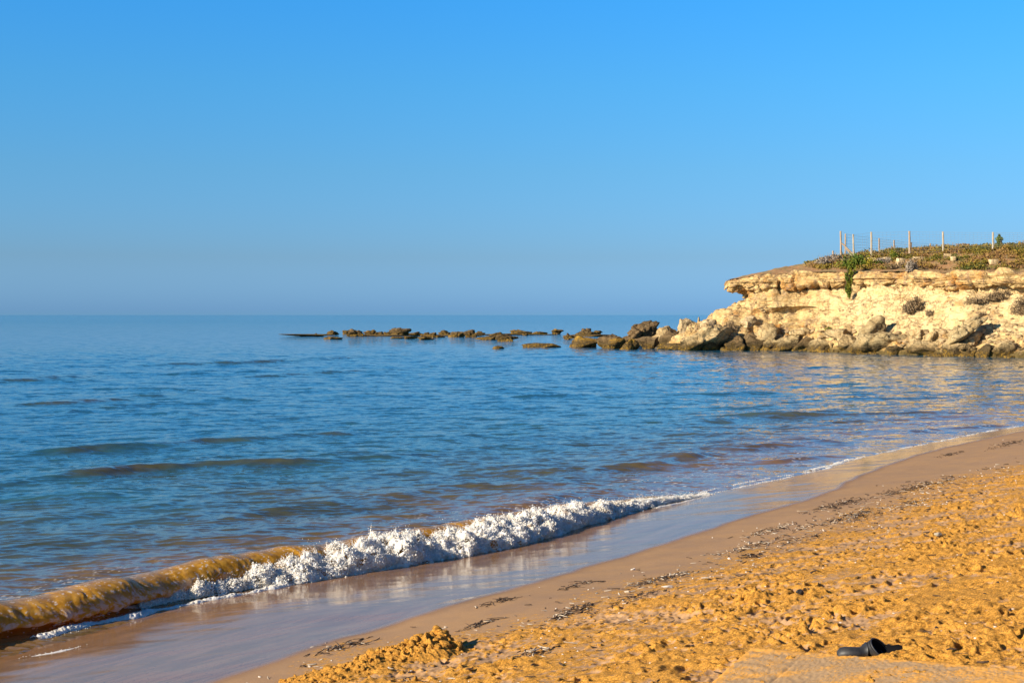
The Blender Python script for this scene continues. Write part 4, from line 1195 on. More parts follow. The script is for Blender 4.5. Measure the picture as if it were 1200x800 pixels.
BLOCK_XY = []
def build_scrub():
    n = 9500
    px = RNG.uniform(940, 1265, n); d_ = RNG.uniform(.25, 1, n)**.8*20
    C = []; T_ = []; S_ = []
    cx = RNG.uniform(20, 62, 60000); cy = RNG.uniform(96, 175, 60000)
    hz, dd = hill_z(cx, cy)
    pxx = 600+cx/cy*FPX
    ok = (dd > .9) & (dd < 24) & (pxx > 945) & (pxx < 1300)
    cx, cy, hz, dd = cx[ok], cy[ok], hz[ok], dd[ok]
    pat = fbm2(cx/1.6, cy/1.6, 3, 801)
    ok = (pat > -.12+.4*(dd < 1.6))
    for bx, by in BLOCK_XY:
        dv = np.array([bx, by]); dv = dv/np.linalg.norm(dv)
        al = cx*dv[0]+cy*dv[1]-(bx*dv[0]+by*dv[1]); ac = np.abs(cx*dv[1]-cy*dv[0]-(bx*dv[1]-by*dv[0]))
        ok &= ~((ac < .55) & (al < .3) & (al > -2.6))
    cx, cy, hz, dd, pat = cx[ok], cy[ok], hz[ok], dd[ok], pat[ok]
    cl = np.stack([cx, cy, hz+.06], -1)
    tone = np.clip(.60+.95*fbm2(cx/3.4, cy/3.4, 3, 805)-.2*(dd > 5)*(n2(cx/4, cy/4, 808) > -.2), 0, 1)
    hh = .09+.44*np.clip(pat+.15, 0, 1)
    Vs = []; Fs = []; ts = []; off = 0
    k = np.repeat(np.arange(len(cl)), 9)
    c = cl[k]+RNG.normal(0, 1, (len(k), 3))*np.array([.22, .22, .0])
    c[:, 2] += RNG.uniform(0, 1, len(k))*hh[k]*1.1
    t = np.clip(tone[k]+RNG.normal(0, .2, len(k)), 0, 1)
    v, f, tt = leaves(c, RNG.uniform(.06, .15, len(k)), t)
    o = link('scrub', np_mesh('scrub', v, f, False, dict(tint=tt)), M['scrub'])
    tag(o, 'low green, yellow and brown scrub covering the hill top', 'scrub', kind='stuff')
    # dry stalks
    n = 5000
    x = RNG.uniform(28, 60, n); y = RNG.uniform(105, 165, n); z, d = hill_z(x, y)
    pxx = 600+x/y*FPX
    w = np.where((pxx < 1062) & (d > 4.5) & (d < 9), 1.0, .28)
    ok = (d > 1) & (d < 18) & (RNG.uniform(0, 1, n) < w) & (pxx > 955) & (pxx < 1290)
    x, y, z, pxx = x[ok], y[ok], z[ok], pxx[ok]; n = len(x)
    hgt = RNG.uniform(.35, .95, n)*np.where(pxx < 1062, 1, .75); a = RNG.uniform(0, math.pi, n); lx = RNG.normal(0, .16, n); ly = RNG.normal(0, .16, n)
    w = .014
    V4 = np.stack([np.stack([x-np.cos(a)*w, y-np.sin(a)*w, z], 1), np.stack([x+np.cos(a)*w, y+np.sin(a)*w, z], 1),
                   np.stack([x+lx+np.cos(a)*.005, y+ly+np.sin(a)*.005, z+hgt], 1), np.stack([x+lx-np.cos(a)*.005, y+ly-np.sin(a)*.005, z+hgt], 1)], 1).reshape(-1, 3)
    o = link('dry_grass', np_mesh('dry_grass', V4, np.arange(4*n).reshape(n, 4), False, dict(tint=np.repeat(RNG.uniform(0, 1, n), 4))), M['drybush'])
    tag(o, 'thin dry stalks standing in the scrub along the fence', 'dry grass', kind='stuff')

# small slender tree on the hill
def slender_tree():
    Y = 150.0; p = V(1171, 293, Y); hz, _ = hill_z(np.array([p[0]]), np.array([Y]))
    base = float(hz[0]); top = V(1171, 274.5, Y)[2]; L = top-base
    e = empty('young_tree', (p[0], Y, base)); tag(e, 'slender young green tree standing alone behind the fence', 'tree')
    segs = [((0, 0, -.1), (.03, 0, L*.5), .05, .04), ((.03, 0, L*.5), (0, 0, L), .04, .015)]
    for k in range(14):
        z = L*random.uniform(.3, .95); a = random.uniform(0, 6.28); r = .45*(1-z/L)+.15
        segs.append(((.02, 0, z), (math.cos(a)*r, math.sin(a)*r, z+.25), .018, .006))
    link('trunk', twigs_mesh('trunk', segs, .05), M['twig'], e)
    n = 1100; z = RNG.uniform(.22, 1.0, n)*L; prof = np.interp(z/L, [.2, .45, .7, 1], [.22, .42, .36, .06])*(1+.35*np.sin(z*9+1))
    a = RNG.uniform(0, 6.28, n); r = prof*np.sqrt(RNG.uniform(.05, 1, n))
    v, f, t = leaves(np.stack([np.cos(a)*r, np.sin(a)*r, z], 1), RNG.uniform(.06, .13, n), RNG.uniform(0, .55, n))
    link('crown', np_mesh('crown', v, f, False, dict(tint=t)), M['green'], e)
slender_tree()

# ------------------------------------------------------------------ fences and stone blocks on the hill
def post_mesh(name, h, r, seed, square=False):
    rs = np.random.default_rng(seed); k = 4 if square else 9; rows = 9
    Vs = []
    for i in range(rows):
        t = i/(rows-1)
        for j in range(k):
            a = 2*math.pi*(j+.5)/k; rr = r*(1-.12*t)*(1+.06*rs.normal())
            Vs.append((math.cos(a)*rr+.015*math.sin(t*3), math.sin(a)*rr, h*t))
    Vs.append((0, 0, h+.015)); F = []
    for i in range(rows-1):
        for j in range(k): F.append([i*k+j, i*k+(j+1) % k, (i+1)*k+(j+1) % k, (i+1)*k+j])
    me = bpy.data.meshes.new(name); T3 = [[(rows-1)*k+j, (rows-1)*k+(j+1) % k, rows*k] for j in range(k)]
    me.from_pydata(Vs, [], F+T3); me.update(); return me
def strand(P, r):
    segs = [(a, b, r, r) for a, b in zip(P[:-1], P[1:])]
    return segs
def fence(name, posts, label, wires, wr, brace=False):
    """posts: (px, row of the top, distance, radius, material)"""
    base = []
    for px, pt, Y, r, m in posts:
        p = V(px, pt, Y); hz, _ = hill_z(np.array([p[0]]), np.array([Y]))
        base.append((p[0], Y, float(hz[0])-.25, p[2]))
    o0 = Vector(base[0][:3])
    e = empty(name, o0); tag(e, label, 'fence')
    for (px, pt, Y, r, m), b in zip(posts, base):
        q = link('post', post_mesh('post', b[3]-b[2], r, int(px)), M[m], e)
        q.location = Vector(b[:3])-o0; q.rotation_euler = (random.uniform(-.02, .02), random.uniform(-.02, .02), random.uniform(0, 1))
    segs = []
    for a, b in zip(base[:-1], base[1:]):
        A0 = np.array(a[:3])-np.array(o0); B0 = np.array(b[:3])-np.array(o0); ha = a[3]-a[2]; hb = b[3]-b[2]
        for k in range(wires):
            t = .14+.84*k/(wires-1)
            P = [A0+np.array([0, 0, ha*t]), (A0+B0)/2+np.array([0, 0, (ha+hb)/2*t-.02]), B0+np.array([0, 0, hb*t])]
            segs += strand(P, wr)
        n = int(np.linalg.norm(B0-A0)/.35)
        for k in range(1, n):
            t = k/n; p = A0+(B0-A0)*t; hh = ha+(hb-ha)*t
            segs.append((p+np.array([0, 0, .14*hh]), p+np.array([0, 0, .97*hh]), wr*.6, wr*.6))
    link('wire_mesh', twigs_mesh('wire_mesh', segs, wr), M['wire'], e)
    if brace:
        for (x0, y0, x1, y1, Y) in ((986.5, 285, 999, 297, 137), (990.5, 290, 998.5, 300, 139)):
            a = np.array(V(x0, y0, Y))-np.array(o0); b = np.array(V(x1, y1, Y-.4))-np.array(o0)
            link('brace', twigs_mesh('brace', [(a, b, .075, .075)], .06), M['post'], e)
fence('wire_fence', [(985.5, 270.8, 137.5, .10, 'post'), (1000.5, 274.5, 136, .09, 'palepost'), (1021, 271.8, 136, .10, 'palepost'), (1066, 270.8, 134, .105, 'post'), (1105.3, 271.5, 131, .10, 'palepost'), (1163.5, 272, 128, .095, 'palepost'), (1232, 272.5, 125, .1, 'post'), (1310, 273, 121, .1, 'post')],
      'near wire fence of tall pale posts along the brow of the cliff top', 10, .007, True)
fence('wire_fence', [(990.6, 274, 140, .085, 'post'), (1030, 279.3, 144, .085, 'post'), (1047.6, 281.3, 151, .09, 'post'), (1067.6, 284, 158, .09, 'twig'), (1090, 285.2, 165, .1, 'post'), (1112, 286.2, 172, .1, 'post'), (1134, 289.3, 181, .1, 'post'), (1155.3, 289, 188, .1, 'post'), (1176, 289, 195, .1, 'post'), (1198.7, 289, 203, .1, 'post'), (1222, 289, 211, .1, 'post')],
      'far wire fence of shorter posts half hidden behind the brow', 8, .007)
p = V(976, 294, 137); z0 = float(hill_z(np.array([p[0]]), np.array([137.0]))[0][0])
st = link('wooden_stake', post_mesh('wooden_stake', p[2]-z0+.3, .085, 3), M['post']); st.location = (p[0], 137, z0-.3)
tag(st, 'short lone wooden stake left of the fence corner', 'stake')

def block(x0, x1, y0, y1, label, Y, seed):
    rs = np.random.default_rng(seed)
    w = (x1-x0)/FPX*Y; h = (y1-y0)/FPX*Y*.85
    bm = bmesh.new(); bmesh.ops.create_cube(bm, size=1)
    for v in bm.verts: v.co = Vector((v.co.x*w, v.co.y*max(.5, w*.5), v.co.z*h))
    bmesh.ops.subdivide_edges(bm, edges=bm.edges, cuts=5, use_grid_fill=True)
    for v in bm.verts:
        q = v.co; n = float(fbm3(np.array([q.x*2.5+seed]), np.array([q.y*2.5]), np.array([q.z*2.5]), 3, 811)[0])
        c = Vector((q.x/w, q.y/max(.5, w*.5), q.z/h)); corner = max(0, c.length-.62)
        v.co = q*(1+.16*n)-q.normalized()*corner*.30*min(w, h)
    me = bpy.data.meshes.new('stone_block'); bm.to_mesh(me); bm.free()
    for pl in me.polygons: pl.use_smooth = False
    o = link('stone_block', me, M['block']); pp = V((x0+x1)/2, (y0+y1)/2, Y)
    o.location = (pp[0], Y, pp[2]-.02); o.rotation_euler = (rs.normal()*.04, rs.normal()*.05, rs.normal()*.2)
    tag(o, label, 'stone block', 'stone blocks along the cliff top')
for k, q in enumerate([
    (984, 990, 301.5, 307, 'short stone block under the fence corner post', 133.5), (989, 1002, 302, 307, 'long bright stone block under the pale corner post', 133.2),
    (1008, 1015, 302.2, 305.5, 'small stone block left of the longest row', 132.7), (1014, 1026, 301.5, 306, 'long stone block below the third tall post', 132.5),
    (1028, 1035, 302, 307, 'square stone block in the middle of the row', 132), (1036, 1044, 301, 304.5, 'flat stone block right of the square one', 131.8),
    (1051, 1060, 301.5, 311, 'tall bright stone block at the right end of the row', 130), (1056, 1062, 307, 311, 'small stone block leaning on the tall bright one', 129.4),
    (1070, 1083, 300.5, 303.5, 'thin flat slab lying in green scrub right of the tallest post', 129), (1106, 1114, 297, 300.5, 'flat stone right of the tall middle post in the scrub', 127.5),
    (1115, 1119, 300, 306, 'small upright stone standing in the scrub', 125), (1160, 1170, 303, 310, 'rounded grey stone alone in the scrub near the right post', 119)]):
    h = ray((q[0]+q[1])/2, q[3])
    Yb = h[0].y+.1 if h is not None else q[5]
    block(*q[:5], Yb, 900+k)
    BLOCK_XY.append(V((q[0]+q[1])/2, q[3], Yb)[:2])
build_scrub()

# ------------------------------------------------------------------ things on the beach
def gz(x, y):
    x = np.atleast_1d(np.asarray(x, float)); y = np.atleast_1d(np.asarray(y, float))
    return Tz(x, y)+sand_detail(x, y)[0]
SDIRV = np.array([.58, .81])       # along the shore
def ribbons(C, L, Wd, ang, T0, bend):
    """thin curved strips lying roughly flat; C centres"""
    Vs = []; Fs = []; off = 0
    for c, l, w, a, b in zip(C, L, Wd, ang, bend):
        t = np.linspace(-.5, .5, 6); hd = a+b*t
        step = l/5; x = np.r_[0, np.cumsum(np.cos(hd[:-1])*step)]; y = np.r_[0, np.cumsum(np.sin(hd[:-1])*step)]
        x -= x.mean(); y -= y.mean(); z = random.uniform(-.3, .5)*w+random.uniform(-.08, .08)*l*t*2+.25*l*abs(random.gauss(0, .25))*(.25-t*t)
        nx, ny = -np.sin(hd), np.cos(hd); prof = w*np.array([.35, .9, 1, 1, .8, .25])*.5
        up = np.full(6, w*.45)
        P = np.stack([x, y, z], 1)+c; S = np.stack([nx*prof, ny*prof, 0*prof], 1); Uu = np.stack([0*up, 0*up, up*.5], 1)
        ring = np.stack([P-S, P+Uu, P+S, P-Uu*.5], 1).reshape(-1, 3)
        Vs.append(ring)
        for i in range(5):
            for j in range(4):
                Fs.append([off+i*4+j, off+i*4+(j+1) % 4, off+(i+1)*4+(j+1) % 4, off+(i+1)*4+j])
        Fs.append([off+3, off+2, off+1, off]); Fs.append([off+20, off+21, off+22, off+23])
        off += 24
    return np.vstack(Vs), np.array(Fs)

def wrack(px, py, length, width, n, label, pale=.3, thick=.03):
    n = max(40, int(n*1.25)); pale *= .8
    c = hit(px, py); s = np.array([RNG.normal(0, length*.36, n), RNG.normal(0, width*.5, n)*RNG.choice([.6, 1, 1.6], n)])
    nv = np.array([SDIRV[1], -SDIRV[0]])
    e = empty('seaweed_clump', c); tag(e, label, 'seaweed', 'seaweed clumps along the tide line')
    XY = c[:2]+s[0][:, None]*SDIRV+s[1][:, None]*nv
    z = gz(XY[:, 0], XY[:, 1])+np.abs(RNG.normal(0, thick*.5, n))*np.exp(-(s[0]/(length*.4))**2)+.004
    C = np.c_[XY, z]-c
    a = math.atan2(SDIRV[1], SDIRV[0])+RNG.normal(0, .55, n)
    m = RNG.uniform(0, 1, n) < pale
    far = max(1.0, c[1]/16)
    for nm, mk, mt in (('strands', ~m, 'weed'), ('reeds', m, 'reed')):
        if mk.sum() == 0: continue
        k = mk.sum()
        v, f = ribbons(C[mk], RNG.gamma(2.2, .030, k)+.02, RNG.uniform(.007, .022, k)*far**.5, a[mk], 0, RNG.normal(0, .8, k))
        link(nm, np_mesh(nm, v, f, True), M[mt], e)['kind'] = 'stuff'
for q in [
    (1185, 520, 2.6, .25, 90, 'thin dark seaweed streak at the right edge, farthest along the tide line', .1),
    (1112, 533, 1.1, .2, 40, 'sparse dark weed at the far bend of the wet edge', .05),
    (1062, 574, 1.6, .3, 140, 'long dark seaweed clump with pale stalks by the inner bend of the beach', .25),
    (1105, 565, 1.2, .4, 60, 'scattered weed and pale bits right of the long dark clump', .5),
    (982, 592, 1.5, .3, 150, 'dark brushy seaweed clump nearest the wet sand at the bend', .08),
    (1000, 605, 1.2, .32, 170, 'tangled clump of weed and bleached reeds below the brushy one', .45),
    (1062, 592, 1.2, .3, 60, 'pale reed litter on loose sand right of the tangled clump', .7),
    (903, 622, 1.0, .2, 80, 'narrow clump of weed and white bits on the packed sand', .5),
    (945, 618, .9, .15, 40, 'thin row of pale reeds between the two tangled clumps', .7),
    (880, 641, 1.3, .22, 90, 'straggling weed line along the edge of the loose sand', .5),
    (935, 634, .8, .15, 45, 'short weed line at the edge of the loose sand below the bend', .4),
    (880, 652, .35, .12, 40, 'compact black weed knot beside white fragments', .1),
    (765, 682, .8, .14, 70, 'dark weed clump with a pale stick, left part of the tide line', .35),
    (790, 675, .6, .1, 30, 'pale sticks lying just above the dark weed clump', .75),
    (745, 700, .7, .12, 40, 'flat black weed strip on loose sand left of the white fragment', .1),
    (674, 715, .5, .14, 60, 'grey weed heap where packed and loose sand meet', .45),
    (660, 722, .35, .1, 25, 'small weed heap just left of the grey one', .4),
    (585, 705, .5, .08, 14, 'few dark twigs alone on the smooth packed sand', .1),
    (680, 685, .5, .07, 16, 'thin dark twig line on the smooth sand far above the grey heap', .05),
    (405, 757, .55, .12, 50, 'dark twigs at the edge of the wet sand by the sand heap', .3),
    (625, 766, .4, .12, 40, 'pale weed bits right of the sand heap', .7),
    (560, 733, .4, .05, 8, 'short dark twigs on the packed sand right of the sand heap tip', .1),
]:
    wrack(*q)

def scatter_litter():
    """tiny weed crumbs, twigs and shell grit: too many to count"""
    n = 5200
    x = RNG.uniform(-4, 17, n*3); y = 6+38*RNG.uniform(0, 1, n*3)**1.5
    d = dryD(x, y); w = np.where(d > 0, .45+.9*np.exp(-(d/.8)**2), .9*np.exp(-(d/.6)**2)+.03)
    ok = (RNG.uniform(0, 1, n*3) < w) & (wetD(x, y) > .15) & (np.abs(x/y) < .42); x, y = x[ok][:n], y[ok][:n]; n = len(x)
    z = gz(x, y)+.003
    d = dryD(x, y)
    k = RNG.uniform(0, 1, n)
    near = np.exp(-(d/.9)**2)
    kind = np.where(k < .62-.15*near, 0, np.where(k < .62+.2*near, 1, 2))
    far = np.sqrt(np.maximum(1, y/12))
    o = None
    vs = []; fs = []; mi = []; off = 0
    for q, mt in enumerate(('weed', 'reed', 'shell')):
        mk = kind == q; m = int(mk.sum())
        if q < 2:
            v, f = ribbons(np.c_[x, y, z][mk], RNG.uniform(.02, .085, m)*far[mk], RNG.uniform(.010, .030, m)*far[mk], RNG.uniform(0, 6.28, m), 0, RNG.normal(0, .8, m))
        else:
            v, f3 = balls(np.c_[x, y, z][mk], np.c_[RNG.uniform(.004, .013, m), RNG.uniform(.004, .012, m), RNG.uniform(.002, .006, m)]*far[mk][:, None])
            f = np.c_[f3, f3[:, 2]]
        vs.append(v); fs.append(f+off); off += len(v); mi.append(np.full(len(f), q))
    fs2 = np.vstack(fs); me = bpy.data.meshes.new('beach_litter')
    me.from_pydata(np.vstack(vs).tolist(), [], [list(dict.fromkeys(r)) for r in fs2.tolist()])
    for mt in ('weed', 'reed', 'shell'): me.materials.append(M[mt])
    me.polygons.foreach_set('material_index', np.concatenate(mi).astype(np.int32)); me.update()
    o = link('beach_litter', me); tag(o, 'scattered crumbs of dry weed, reed and shell on the sand', 'beach litter', kind='stuff')
scatter_litter()

def lump(tmpl, r, seed, cuts=4):
    rs = np.random.default_rng(seed); v = tmpl[0].copy(); n = len(v)
    for _ in range(cuts):
        d = rs.normal(size=3); d /= np.linalg.norm(d); q = v@d; v = v-np.maximum(q-.6, 0)[:, None]*d
    return v*np.array(r)
def clods():
    n = 4200
    x = RNG.uniform(-3, 13, n*3); y = 6+26*RNG.uniform(0, 1, n*3)**1.7
    d = dryD(x, y)
    ok = (d > .25) & (np.abs(x/y) < .42); x, y = x[ok][:n], y[ok][:n]; n = len(x)
    z = gz(x, y); r = RNG.gamma(1.6, .0042, n)+.005; r = np.minimum(r, .026)
    T = [lump(ICO2, (1.25, .9, .6), 40+k, 8)*(1+.7*n3(ICO2[0][:, 0]*1.9+k, ICO2[0][:, 1]*1.9, ICO2[0][:, 2]*1.9, 821)[:, None]) for k in range(14)]
    Vs = []; Fs = []; off = 0
    for i in range(n):
        a = random.uniform(0, 6.28); c, s = math.cos(a), math.sin(a); t = T[i % 14]*r[i]
        v = np.stack([t[:, 0]*c-t[:, 1]*s+x[i], t[:, 0]*s+t[:, 1]*c+y[i], t[:, 2]+z[i]-r[i]*.05], 1)
        Vs.append(v); Fs.append(ICO2[1]+off); off += len(v)
    V_ = np.vstack(Vs)
    o = link('sand_clods', np_mesh('sand_clods', V_, np.vstack(Fs), True, dict(wet=np.zeros(len(V_)), loose=np.full(len(V_), .95))), M['sand'])
    tag(o, 'crumbs and clods of orange sand strewn over the beach', 'sand clods', kind='stuff')
clods()

def sand_heap():
    A = hit(338, 803); B = hit(524, 758); ax = (B-A)[:2]; L = np.linalg.norm(ax); ax /= L; nv = np.array([ax[1], -ax[0]])
    nu, nv_ = 330, 190; wid = 1.25
    u = np.linspace(-.06, 1.05, nu)[:, None]; v = np.linspace(-1, 1, nv_)[None, :]
    X = A[0]+ax[0]*u*L+nv[0]*v*wid*.5; Y = A[1]+ax[1]*u*L+nv[1]*v*wid*.5
    env = .85*np.interp(u[:, 0], [-.06, 0, .15, .35, .5, .65, .8, .92, .98, 1.05], [0, .02, .045, .065, .085, .12, .165, .175, .13, -.02])[:, None]
    wob = .18*n2(u*L/.35, u*0+3, 841)
    hwid = np.interp(u[:, 0], [0, .5, 1], [.75, .62, .5])[:, None]
    cross = np.exp(-((v-wob-.05)/hwid)**2*2.2)-np.exp(-2.2/hwid**2)
    base = Tz(X, Y)
    lum = .5+.9*(1-2*np.abs(n2(X/.16, Y/.16, 843)))*.5+.5*(1-2*np.abs(n2(X/.075, Y/.075, 845)))*.6
    h = env*np.maximum(cross, -.1)*(.42+.72*lum)+np.clip(env*cross, 0, .1)*.22*n2(X/.05, Y/.05, 847)+np.clip(cross, 0, 1)*.006*n2(X/.022, Y/.022, 849)
    z = base+h-.03*(1-np.clip(cross*4, 0, 1))-.012
    Vs = [np.stack([X, Y, z], -1).reshape(-1, 3)]; q = grid_faces(nu, nv_)[:, ::-1]; q = q[:, ::-1]
    Fs = [np.vstack([q[:, [0, 1, 2]], q[:, [0, 2, 3]]])]; off = len(Vs[0])
    for i in range(700):
        a = random.randrange(20, nu-20); b = int(np.clip(random.gauss(.5, .2), .08, .92)*nv_)
        r = (min(.026, random.gammavariate(2.0, .005)+.005) if i % 9 else random.uniform(.025, .055))*(.6+.6*u[a, 0])
        if h[a, b] < .012: continue
        t = lump(ICO2, (r, r*.95, r*.85), i, 5); t = t*(1+.75*n3(t[:, 0]/r*1.8+i, t[:, 1]/r*1.8, t[:, 2]/r*1.8, 851)[:, None])
        Vs.append(t+np.array([X[a, b], Y[a, b], z[a, b]-r*.1])); Fs.append(ICO2[1]+off); off += len(t)
    V_ = np.vstack(Vs); org = np.array([B[0], B[1], 0])
    o = link('sand_heap', np_mesh('sand_heap', V_-org, np.vstack(Fs), True, dict(wet=np.zeros(len(V_)), loose=np.full(len(V_), .85))), M['sand'])
    o.location = org
    tag(o, 'crumbly heap of dug orange sand with a dark shaded right end', 'sand heap')
sand_heap()

# single bits that can be pointed at
def chunk(px, py, dims, mat, name, label, cat, rot=0.0, seed=1, lift=.3):
    c = hit(px, py); z = float(gz(c[0], c[1])[0])
    v = lump(ICO4, (1, 1, 1), seed, 7); v = v*(1+.16*fbm3(v[:, 0]*2+seed, v[:, 1]*2, v[:, 2]*2, 3, 861)[:, None]); v = v*np.array(dims)/2
    o = link(name, np_mesh(name, v, ICO4[1], True), M[mat]); o.location = (c[0], c[1], z+dims[2]*lift); o.rotation_euler = (0, 0, rot)
    tag(o, label, cat); return o
chunk(783, 688, (.16, .035, .03), 'shell', 'cuttlebone', 'long bleached white fragment lying on the loose sand', 'cuttlebone', .25, 3)
chunk(742, 668, (.06, .035, .03), 'shell', 'shell', 'white shell on smooth sand above the dark weed clump', 'shell', .3, 4)
chunk(735, 694, (.07, .03, .03), 'reed', 'shell', 'cream shell at the left end of the dark weed clump', 'shell', .1, 5)
chunk(1099, 631, (.10, .06, .05), 'palepost', 'pebble', 'pale grey pebble alone on the loose sand', 'pebble', .3, 6)
chunk(937, 701, (.07, .06, .055), 'rubber', 'pebble', 'round black lump standing in for a dark hole in the loose sand', 'pebble', 0, 7)  # black lump added where a dark round hole lies in the sand
chunk(304, 793, (.028, .022, .018), 'shell', 'pebble', 'tiny white pebble on the packed sand left of the heap', 'pebble', 0, 8)
chunk(522, 735.5, (.03, .025, .02), 'reed', 'pebble', 'small tan pebble on the packed sand behind the heap', 'pebble', 0, 9)
chunk(855, 655, (.05, .03, .03), 'shell', 'shell', 'white shell among the straggling weed left of the black knot', 'shell', 0, 10)

# ------------------------------------------------------------------ slab and shoe
def slab():
    A = hit(880, 764); B = hit(1222, 793); C = hit(1420, 930); D = hit(690, 930)
    nu, nv_ = 260, 150
    u = np.linspace(0, 1, nu)[:, None]; v = np.linspace(0, 1, nv_)[None, :]
    lx = (A[0]*(1-u)+B[0]*u)*(1-v)+(D[0]*(1-u)+C[0]*u)*v
    ly = (A[1]*(1-u)+B[1]*u)*(1-v)+(D[1]*(1-u)+C[1]*u)*v
    zz = (Tz(np.array([A[0], B[0]]), np.array([A[1], B[1]]))).tolist()+(Tz(np.array([D[0], C[0]]), np.array([D[1], C[1]]))).tolist()
    z = (zz[0]*(1-u)+zz[1]*u)*(1-v)+(zz[2]*(1-u)+zz[3]*u)*v+.038
    lx = lx+.008*n2(u*14, v*9, 871); ly = ly+.012*n2(u*11, v*7, 873)
    z = z+.004*fbm2(lx/.3, ly/.3, 3, 875)+.0015*np.sign(n2(lx/.03, ly/.03, 877))
    ribs = .0018*np.sin((lx*.9+ly*.4)/.018)*sstep(.28, .10, u)*sstep(.55, .2, v)
    groove = -.007*np.exp(-((u-.235-.02*v+.17*v)/.006)**2)*(.5+.9*n2(lx/.12, ly/.12, 879))
    z = z+ribs+groove
    e = np.minimum(np.minimum(u, 1-u), v*.8); z = z-.02*np.clip(1-e/.012, 0, 1)**2
    P = np.stack([lx, ly, z], -1)
    idx = np.arange(nu*nv_).reshape(nu, nv_)
    ring = np.r_[idx[:, 0], idx[-1, 1:], idx[-2::-1, -1], idx[0, -2:0:-1]]
    Vs = P.reshape(-1, 3); low = Vs[ring].copy(); low[:, 2] -= .14
    F = grid_faces(nu, nv_)[:, ::-1]; n0 = len(Vs); k = len(ring)
    S = np.stack([ring, np.roll(ring, -1), n0+(np.arange(k)+1) % k, n0+np.arange(k)], 1)
    ea = np.concatenate([(1-sstep(.0, .045, np.minimum(np.minimum(u*1.0, (1-u)), v*.55)+.018*n2(lx/.11, ly/.11, 881)+.010*n2(lx/.04, ly/.04, 883))).ravel()*np.ones(nu*nv_), np.ones(k)])
    m, nt, b, out = mat_new('dusty_slab'); t = NT(nt); p = t.pos()
    c = t.mix(t.noise(p, 30, 5, .7), (0.31, 0.195, 0.10), (0.43, 0.28, 0.145))
    dust = t.rng(t.math('ADD', t.math('MULTIPLY', t.noise(p, 4.5, 4, .6), .7), t.math('MULTIPLY', t.noise(p, 75, 4, .75), .9)), .78, .88, 0, 1)
    dust = t.math('MAXIMUM', dust, t.rng(t.math('ADD', t.attr('drift'), t.math('MULTIPLY', t.math('SUBTRACT', t.noise(p, 30, 4, .7), .5), .8)), .4, .6, 0, 1))
    c = t.mix(dust, c, (0.62, 0.30, 0.06))
    t.link(c, b.inputs['Base Color']); b.inputs['Roughness'].default_value = .95; b.inputs['Specular IOR Level'].default_value = .2
    t.link(t.bump(t.math('ADD', t.noise(p, 120, 4, .7), t.math('MULTIPLY', dust, .6)), .4, .005), b.inputs['Normal'])
    org = np.array([A[0], A[1], zz[0]])
    o = link('flat_slab', np_mesh('flat_slab', np.vstack([Vs, low])-org, np.vstack([F, S]), True, dict(drift=ea)), m)
    o.location = org
    tag(o, 'flat beige slab dusted with orange sand at the bottom edge, in front of the shoe', 'slab')
slab()

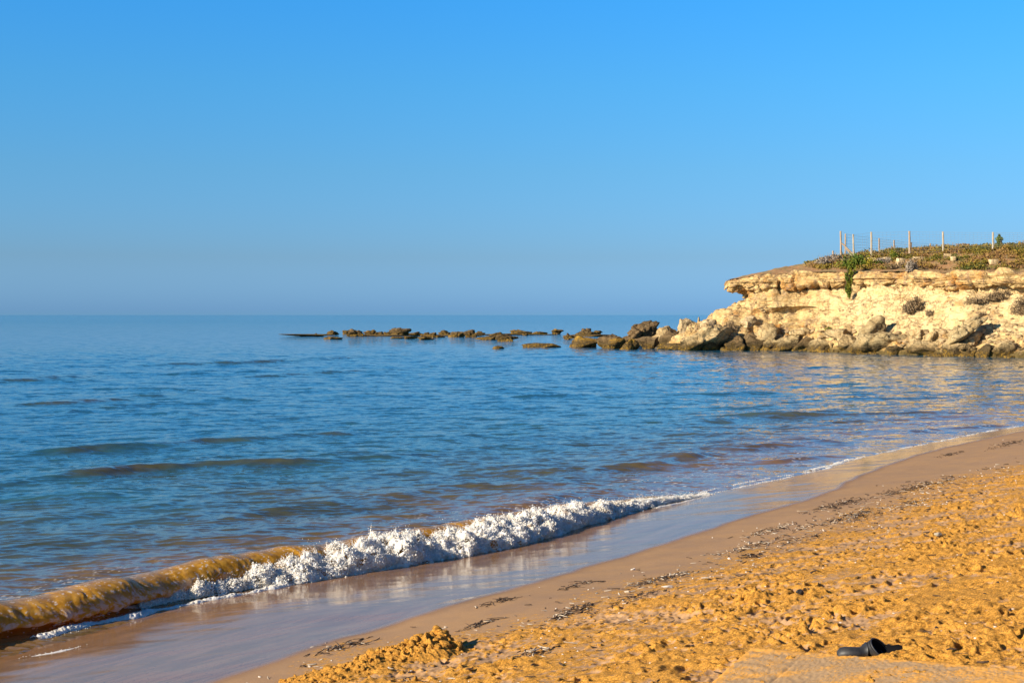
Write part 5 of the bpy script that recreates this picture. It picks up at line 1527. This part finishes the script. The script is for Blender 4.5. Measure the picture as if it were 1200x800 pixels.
def tube(name, C, Ra, Rb, A1, A2, mat, parent, cap=True, k=28):
    """rings with centre C, radii Ra/Rb along the unit axes A1/A2"""
    th = np.linspace(0, 2*math.pi, k, endpoint=False)
    Vs = np.concatenate([np.array(c)+np.outer(np.cos(th)*ra, a1)+np.outer(np.sin(th)*rb, a2) for c, ra, rb, a1, a2 in zip(C, Ra, Rb, A1, A2)])
    F = grid_faces(len(C), k, wrap=True)
    o = link(name, np_mesh(name, Vs, F, True), mat, parent); return o
def shoe():
    c = hit(1016, 774); Y = c[1]+.10; s = Y/FPX
    z0 = float(gz(c[0], Y)[0])
    e = empty('beach_shoe', (c[0]+2*s, Y, z0-.002)); tag(e, 'black rubber shoe with gaping collar lying behind the sandy slab', 'shoe')
    def W(px, dz, dy=0): return np.array([(px-1016)*s, dy, dz])
    ups = np.array([0, 0, 1.0]); fw = np.array([0, 1.0, 0])
    # toe to ankle
    px = [984, 985, 988, 993, 1000, 1006, 1011, 1015, 1018]
    top = [.030, .048, .063, .071, .073, .072, .071, .080, .098]
    C = [W(p, t*.5, .01*math.sin(i)) for i, (p, t) in enumerate(zip(px, top))]
    tube('toe_box', C, [.006, .03, .043, .048, .047, .044, .042, .046, .055], [t*.5 for t in top], [fw]*9, [ups]*9, M['rubber'], e)
    # flaring collar, its mouth turned right, up and a little to the viewer
    ax = np.array([.52, -.58, .63]); ax /= np.linalg.norm(ax)
    a1 = np.array([.77, .0, -.63]); a1 -= ax*(a1@ax); a1 /= np.linalg.norm(a1); a2 = np.cross(ax, a1)
    c0 = W(1021, .045, .02); c1 = W(1034, .066, -.03)
    ts = np.linspace(0, 1, 9)
    R1 = .050+.032*ts**1.4+.003*np.sin(ts*20); R2 = .038+.022*ts**1.3+.003*np.sin(ts*20)
    tube('collar', [c0+(c1-c0)*t for t in ts], R1, R2, [a1]*9, [a2]*9, M['rubber'], e)
    ts2 = np.linspace(1, -.3, 10)
    tube('lining', [c0+(c1-c0)*t+ax*.002*(t == 1) for t in ts2], list(np.interp(ts2, [-.3, 0, 1], [.004, .044, .080])), list(np.interp(ts2, [-.3, 0, 1], [.004, .032, .058])), [a1]*10, [a2]*10, M['lining'], e)
    tube('rim', [c1+ax*q for q in (-.004, .0, .004, .004, .0)], [.083, .086, .083, .077, .076], [.061, .064, .061, .056, .055], [a1]*5, [a2]*5, M['rubber'], e)
    # trodden heel and loose strap on the right
    px = [1040, 1047, 1056, 1066, 1075, 1082, 1085]
    top = [.085, .078, .084, .062, .070, .040, .016]
    C = [W(p, t*.55, -.01) for p, t in zip(px, top)]
    tube('heel', C, [.03, .042, .046, .046, .042, .03, .004], [t*.5 for t in top], [fw]*7, [ups]*7, M['lining'], e)
    px = [1074, 1080, 1086, 1092, 1097]
    C = [W(p, d, -.03) for p, d in zip(px, [.036, .040, .034, .026, .018])]
    tube('strap', C, [.016, .018, .018, .016, .003], [.006]*5, [fw]*5, [ups]*5, M['rubber'], e)
shoe()
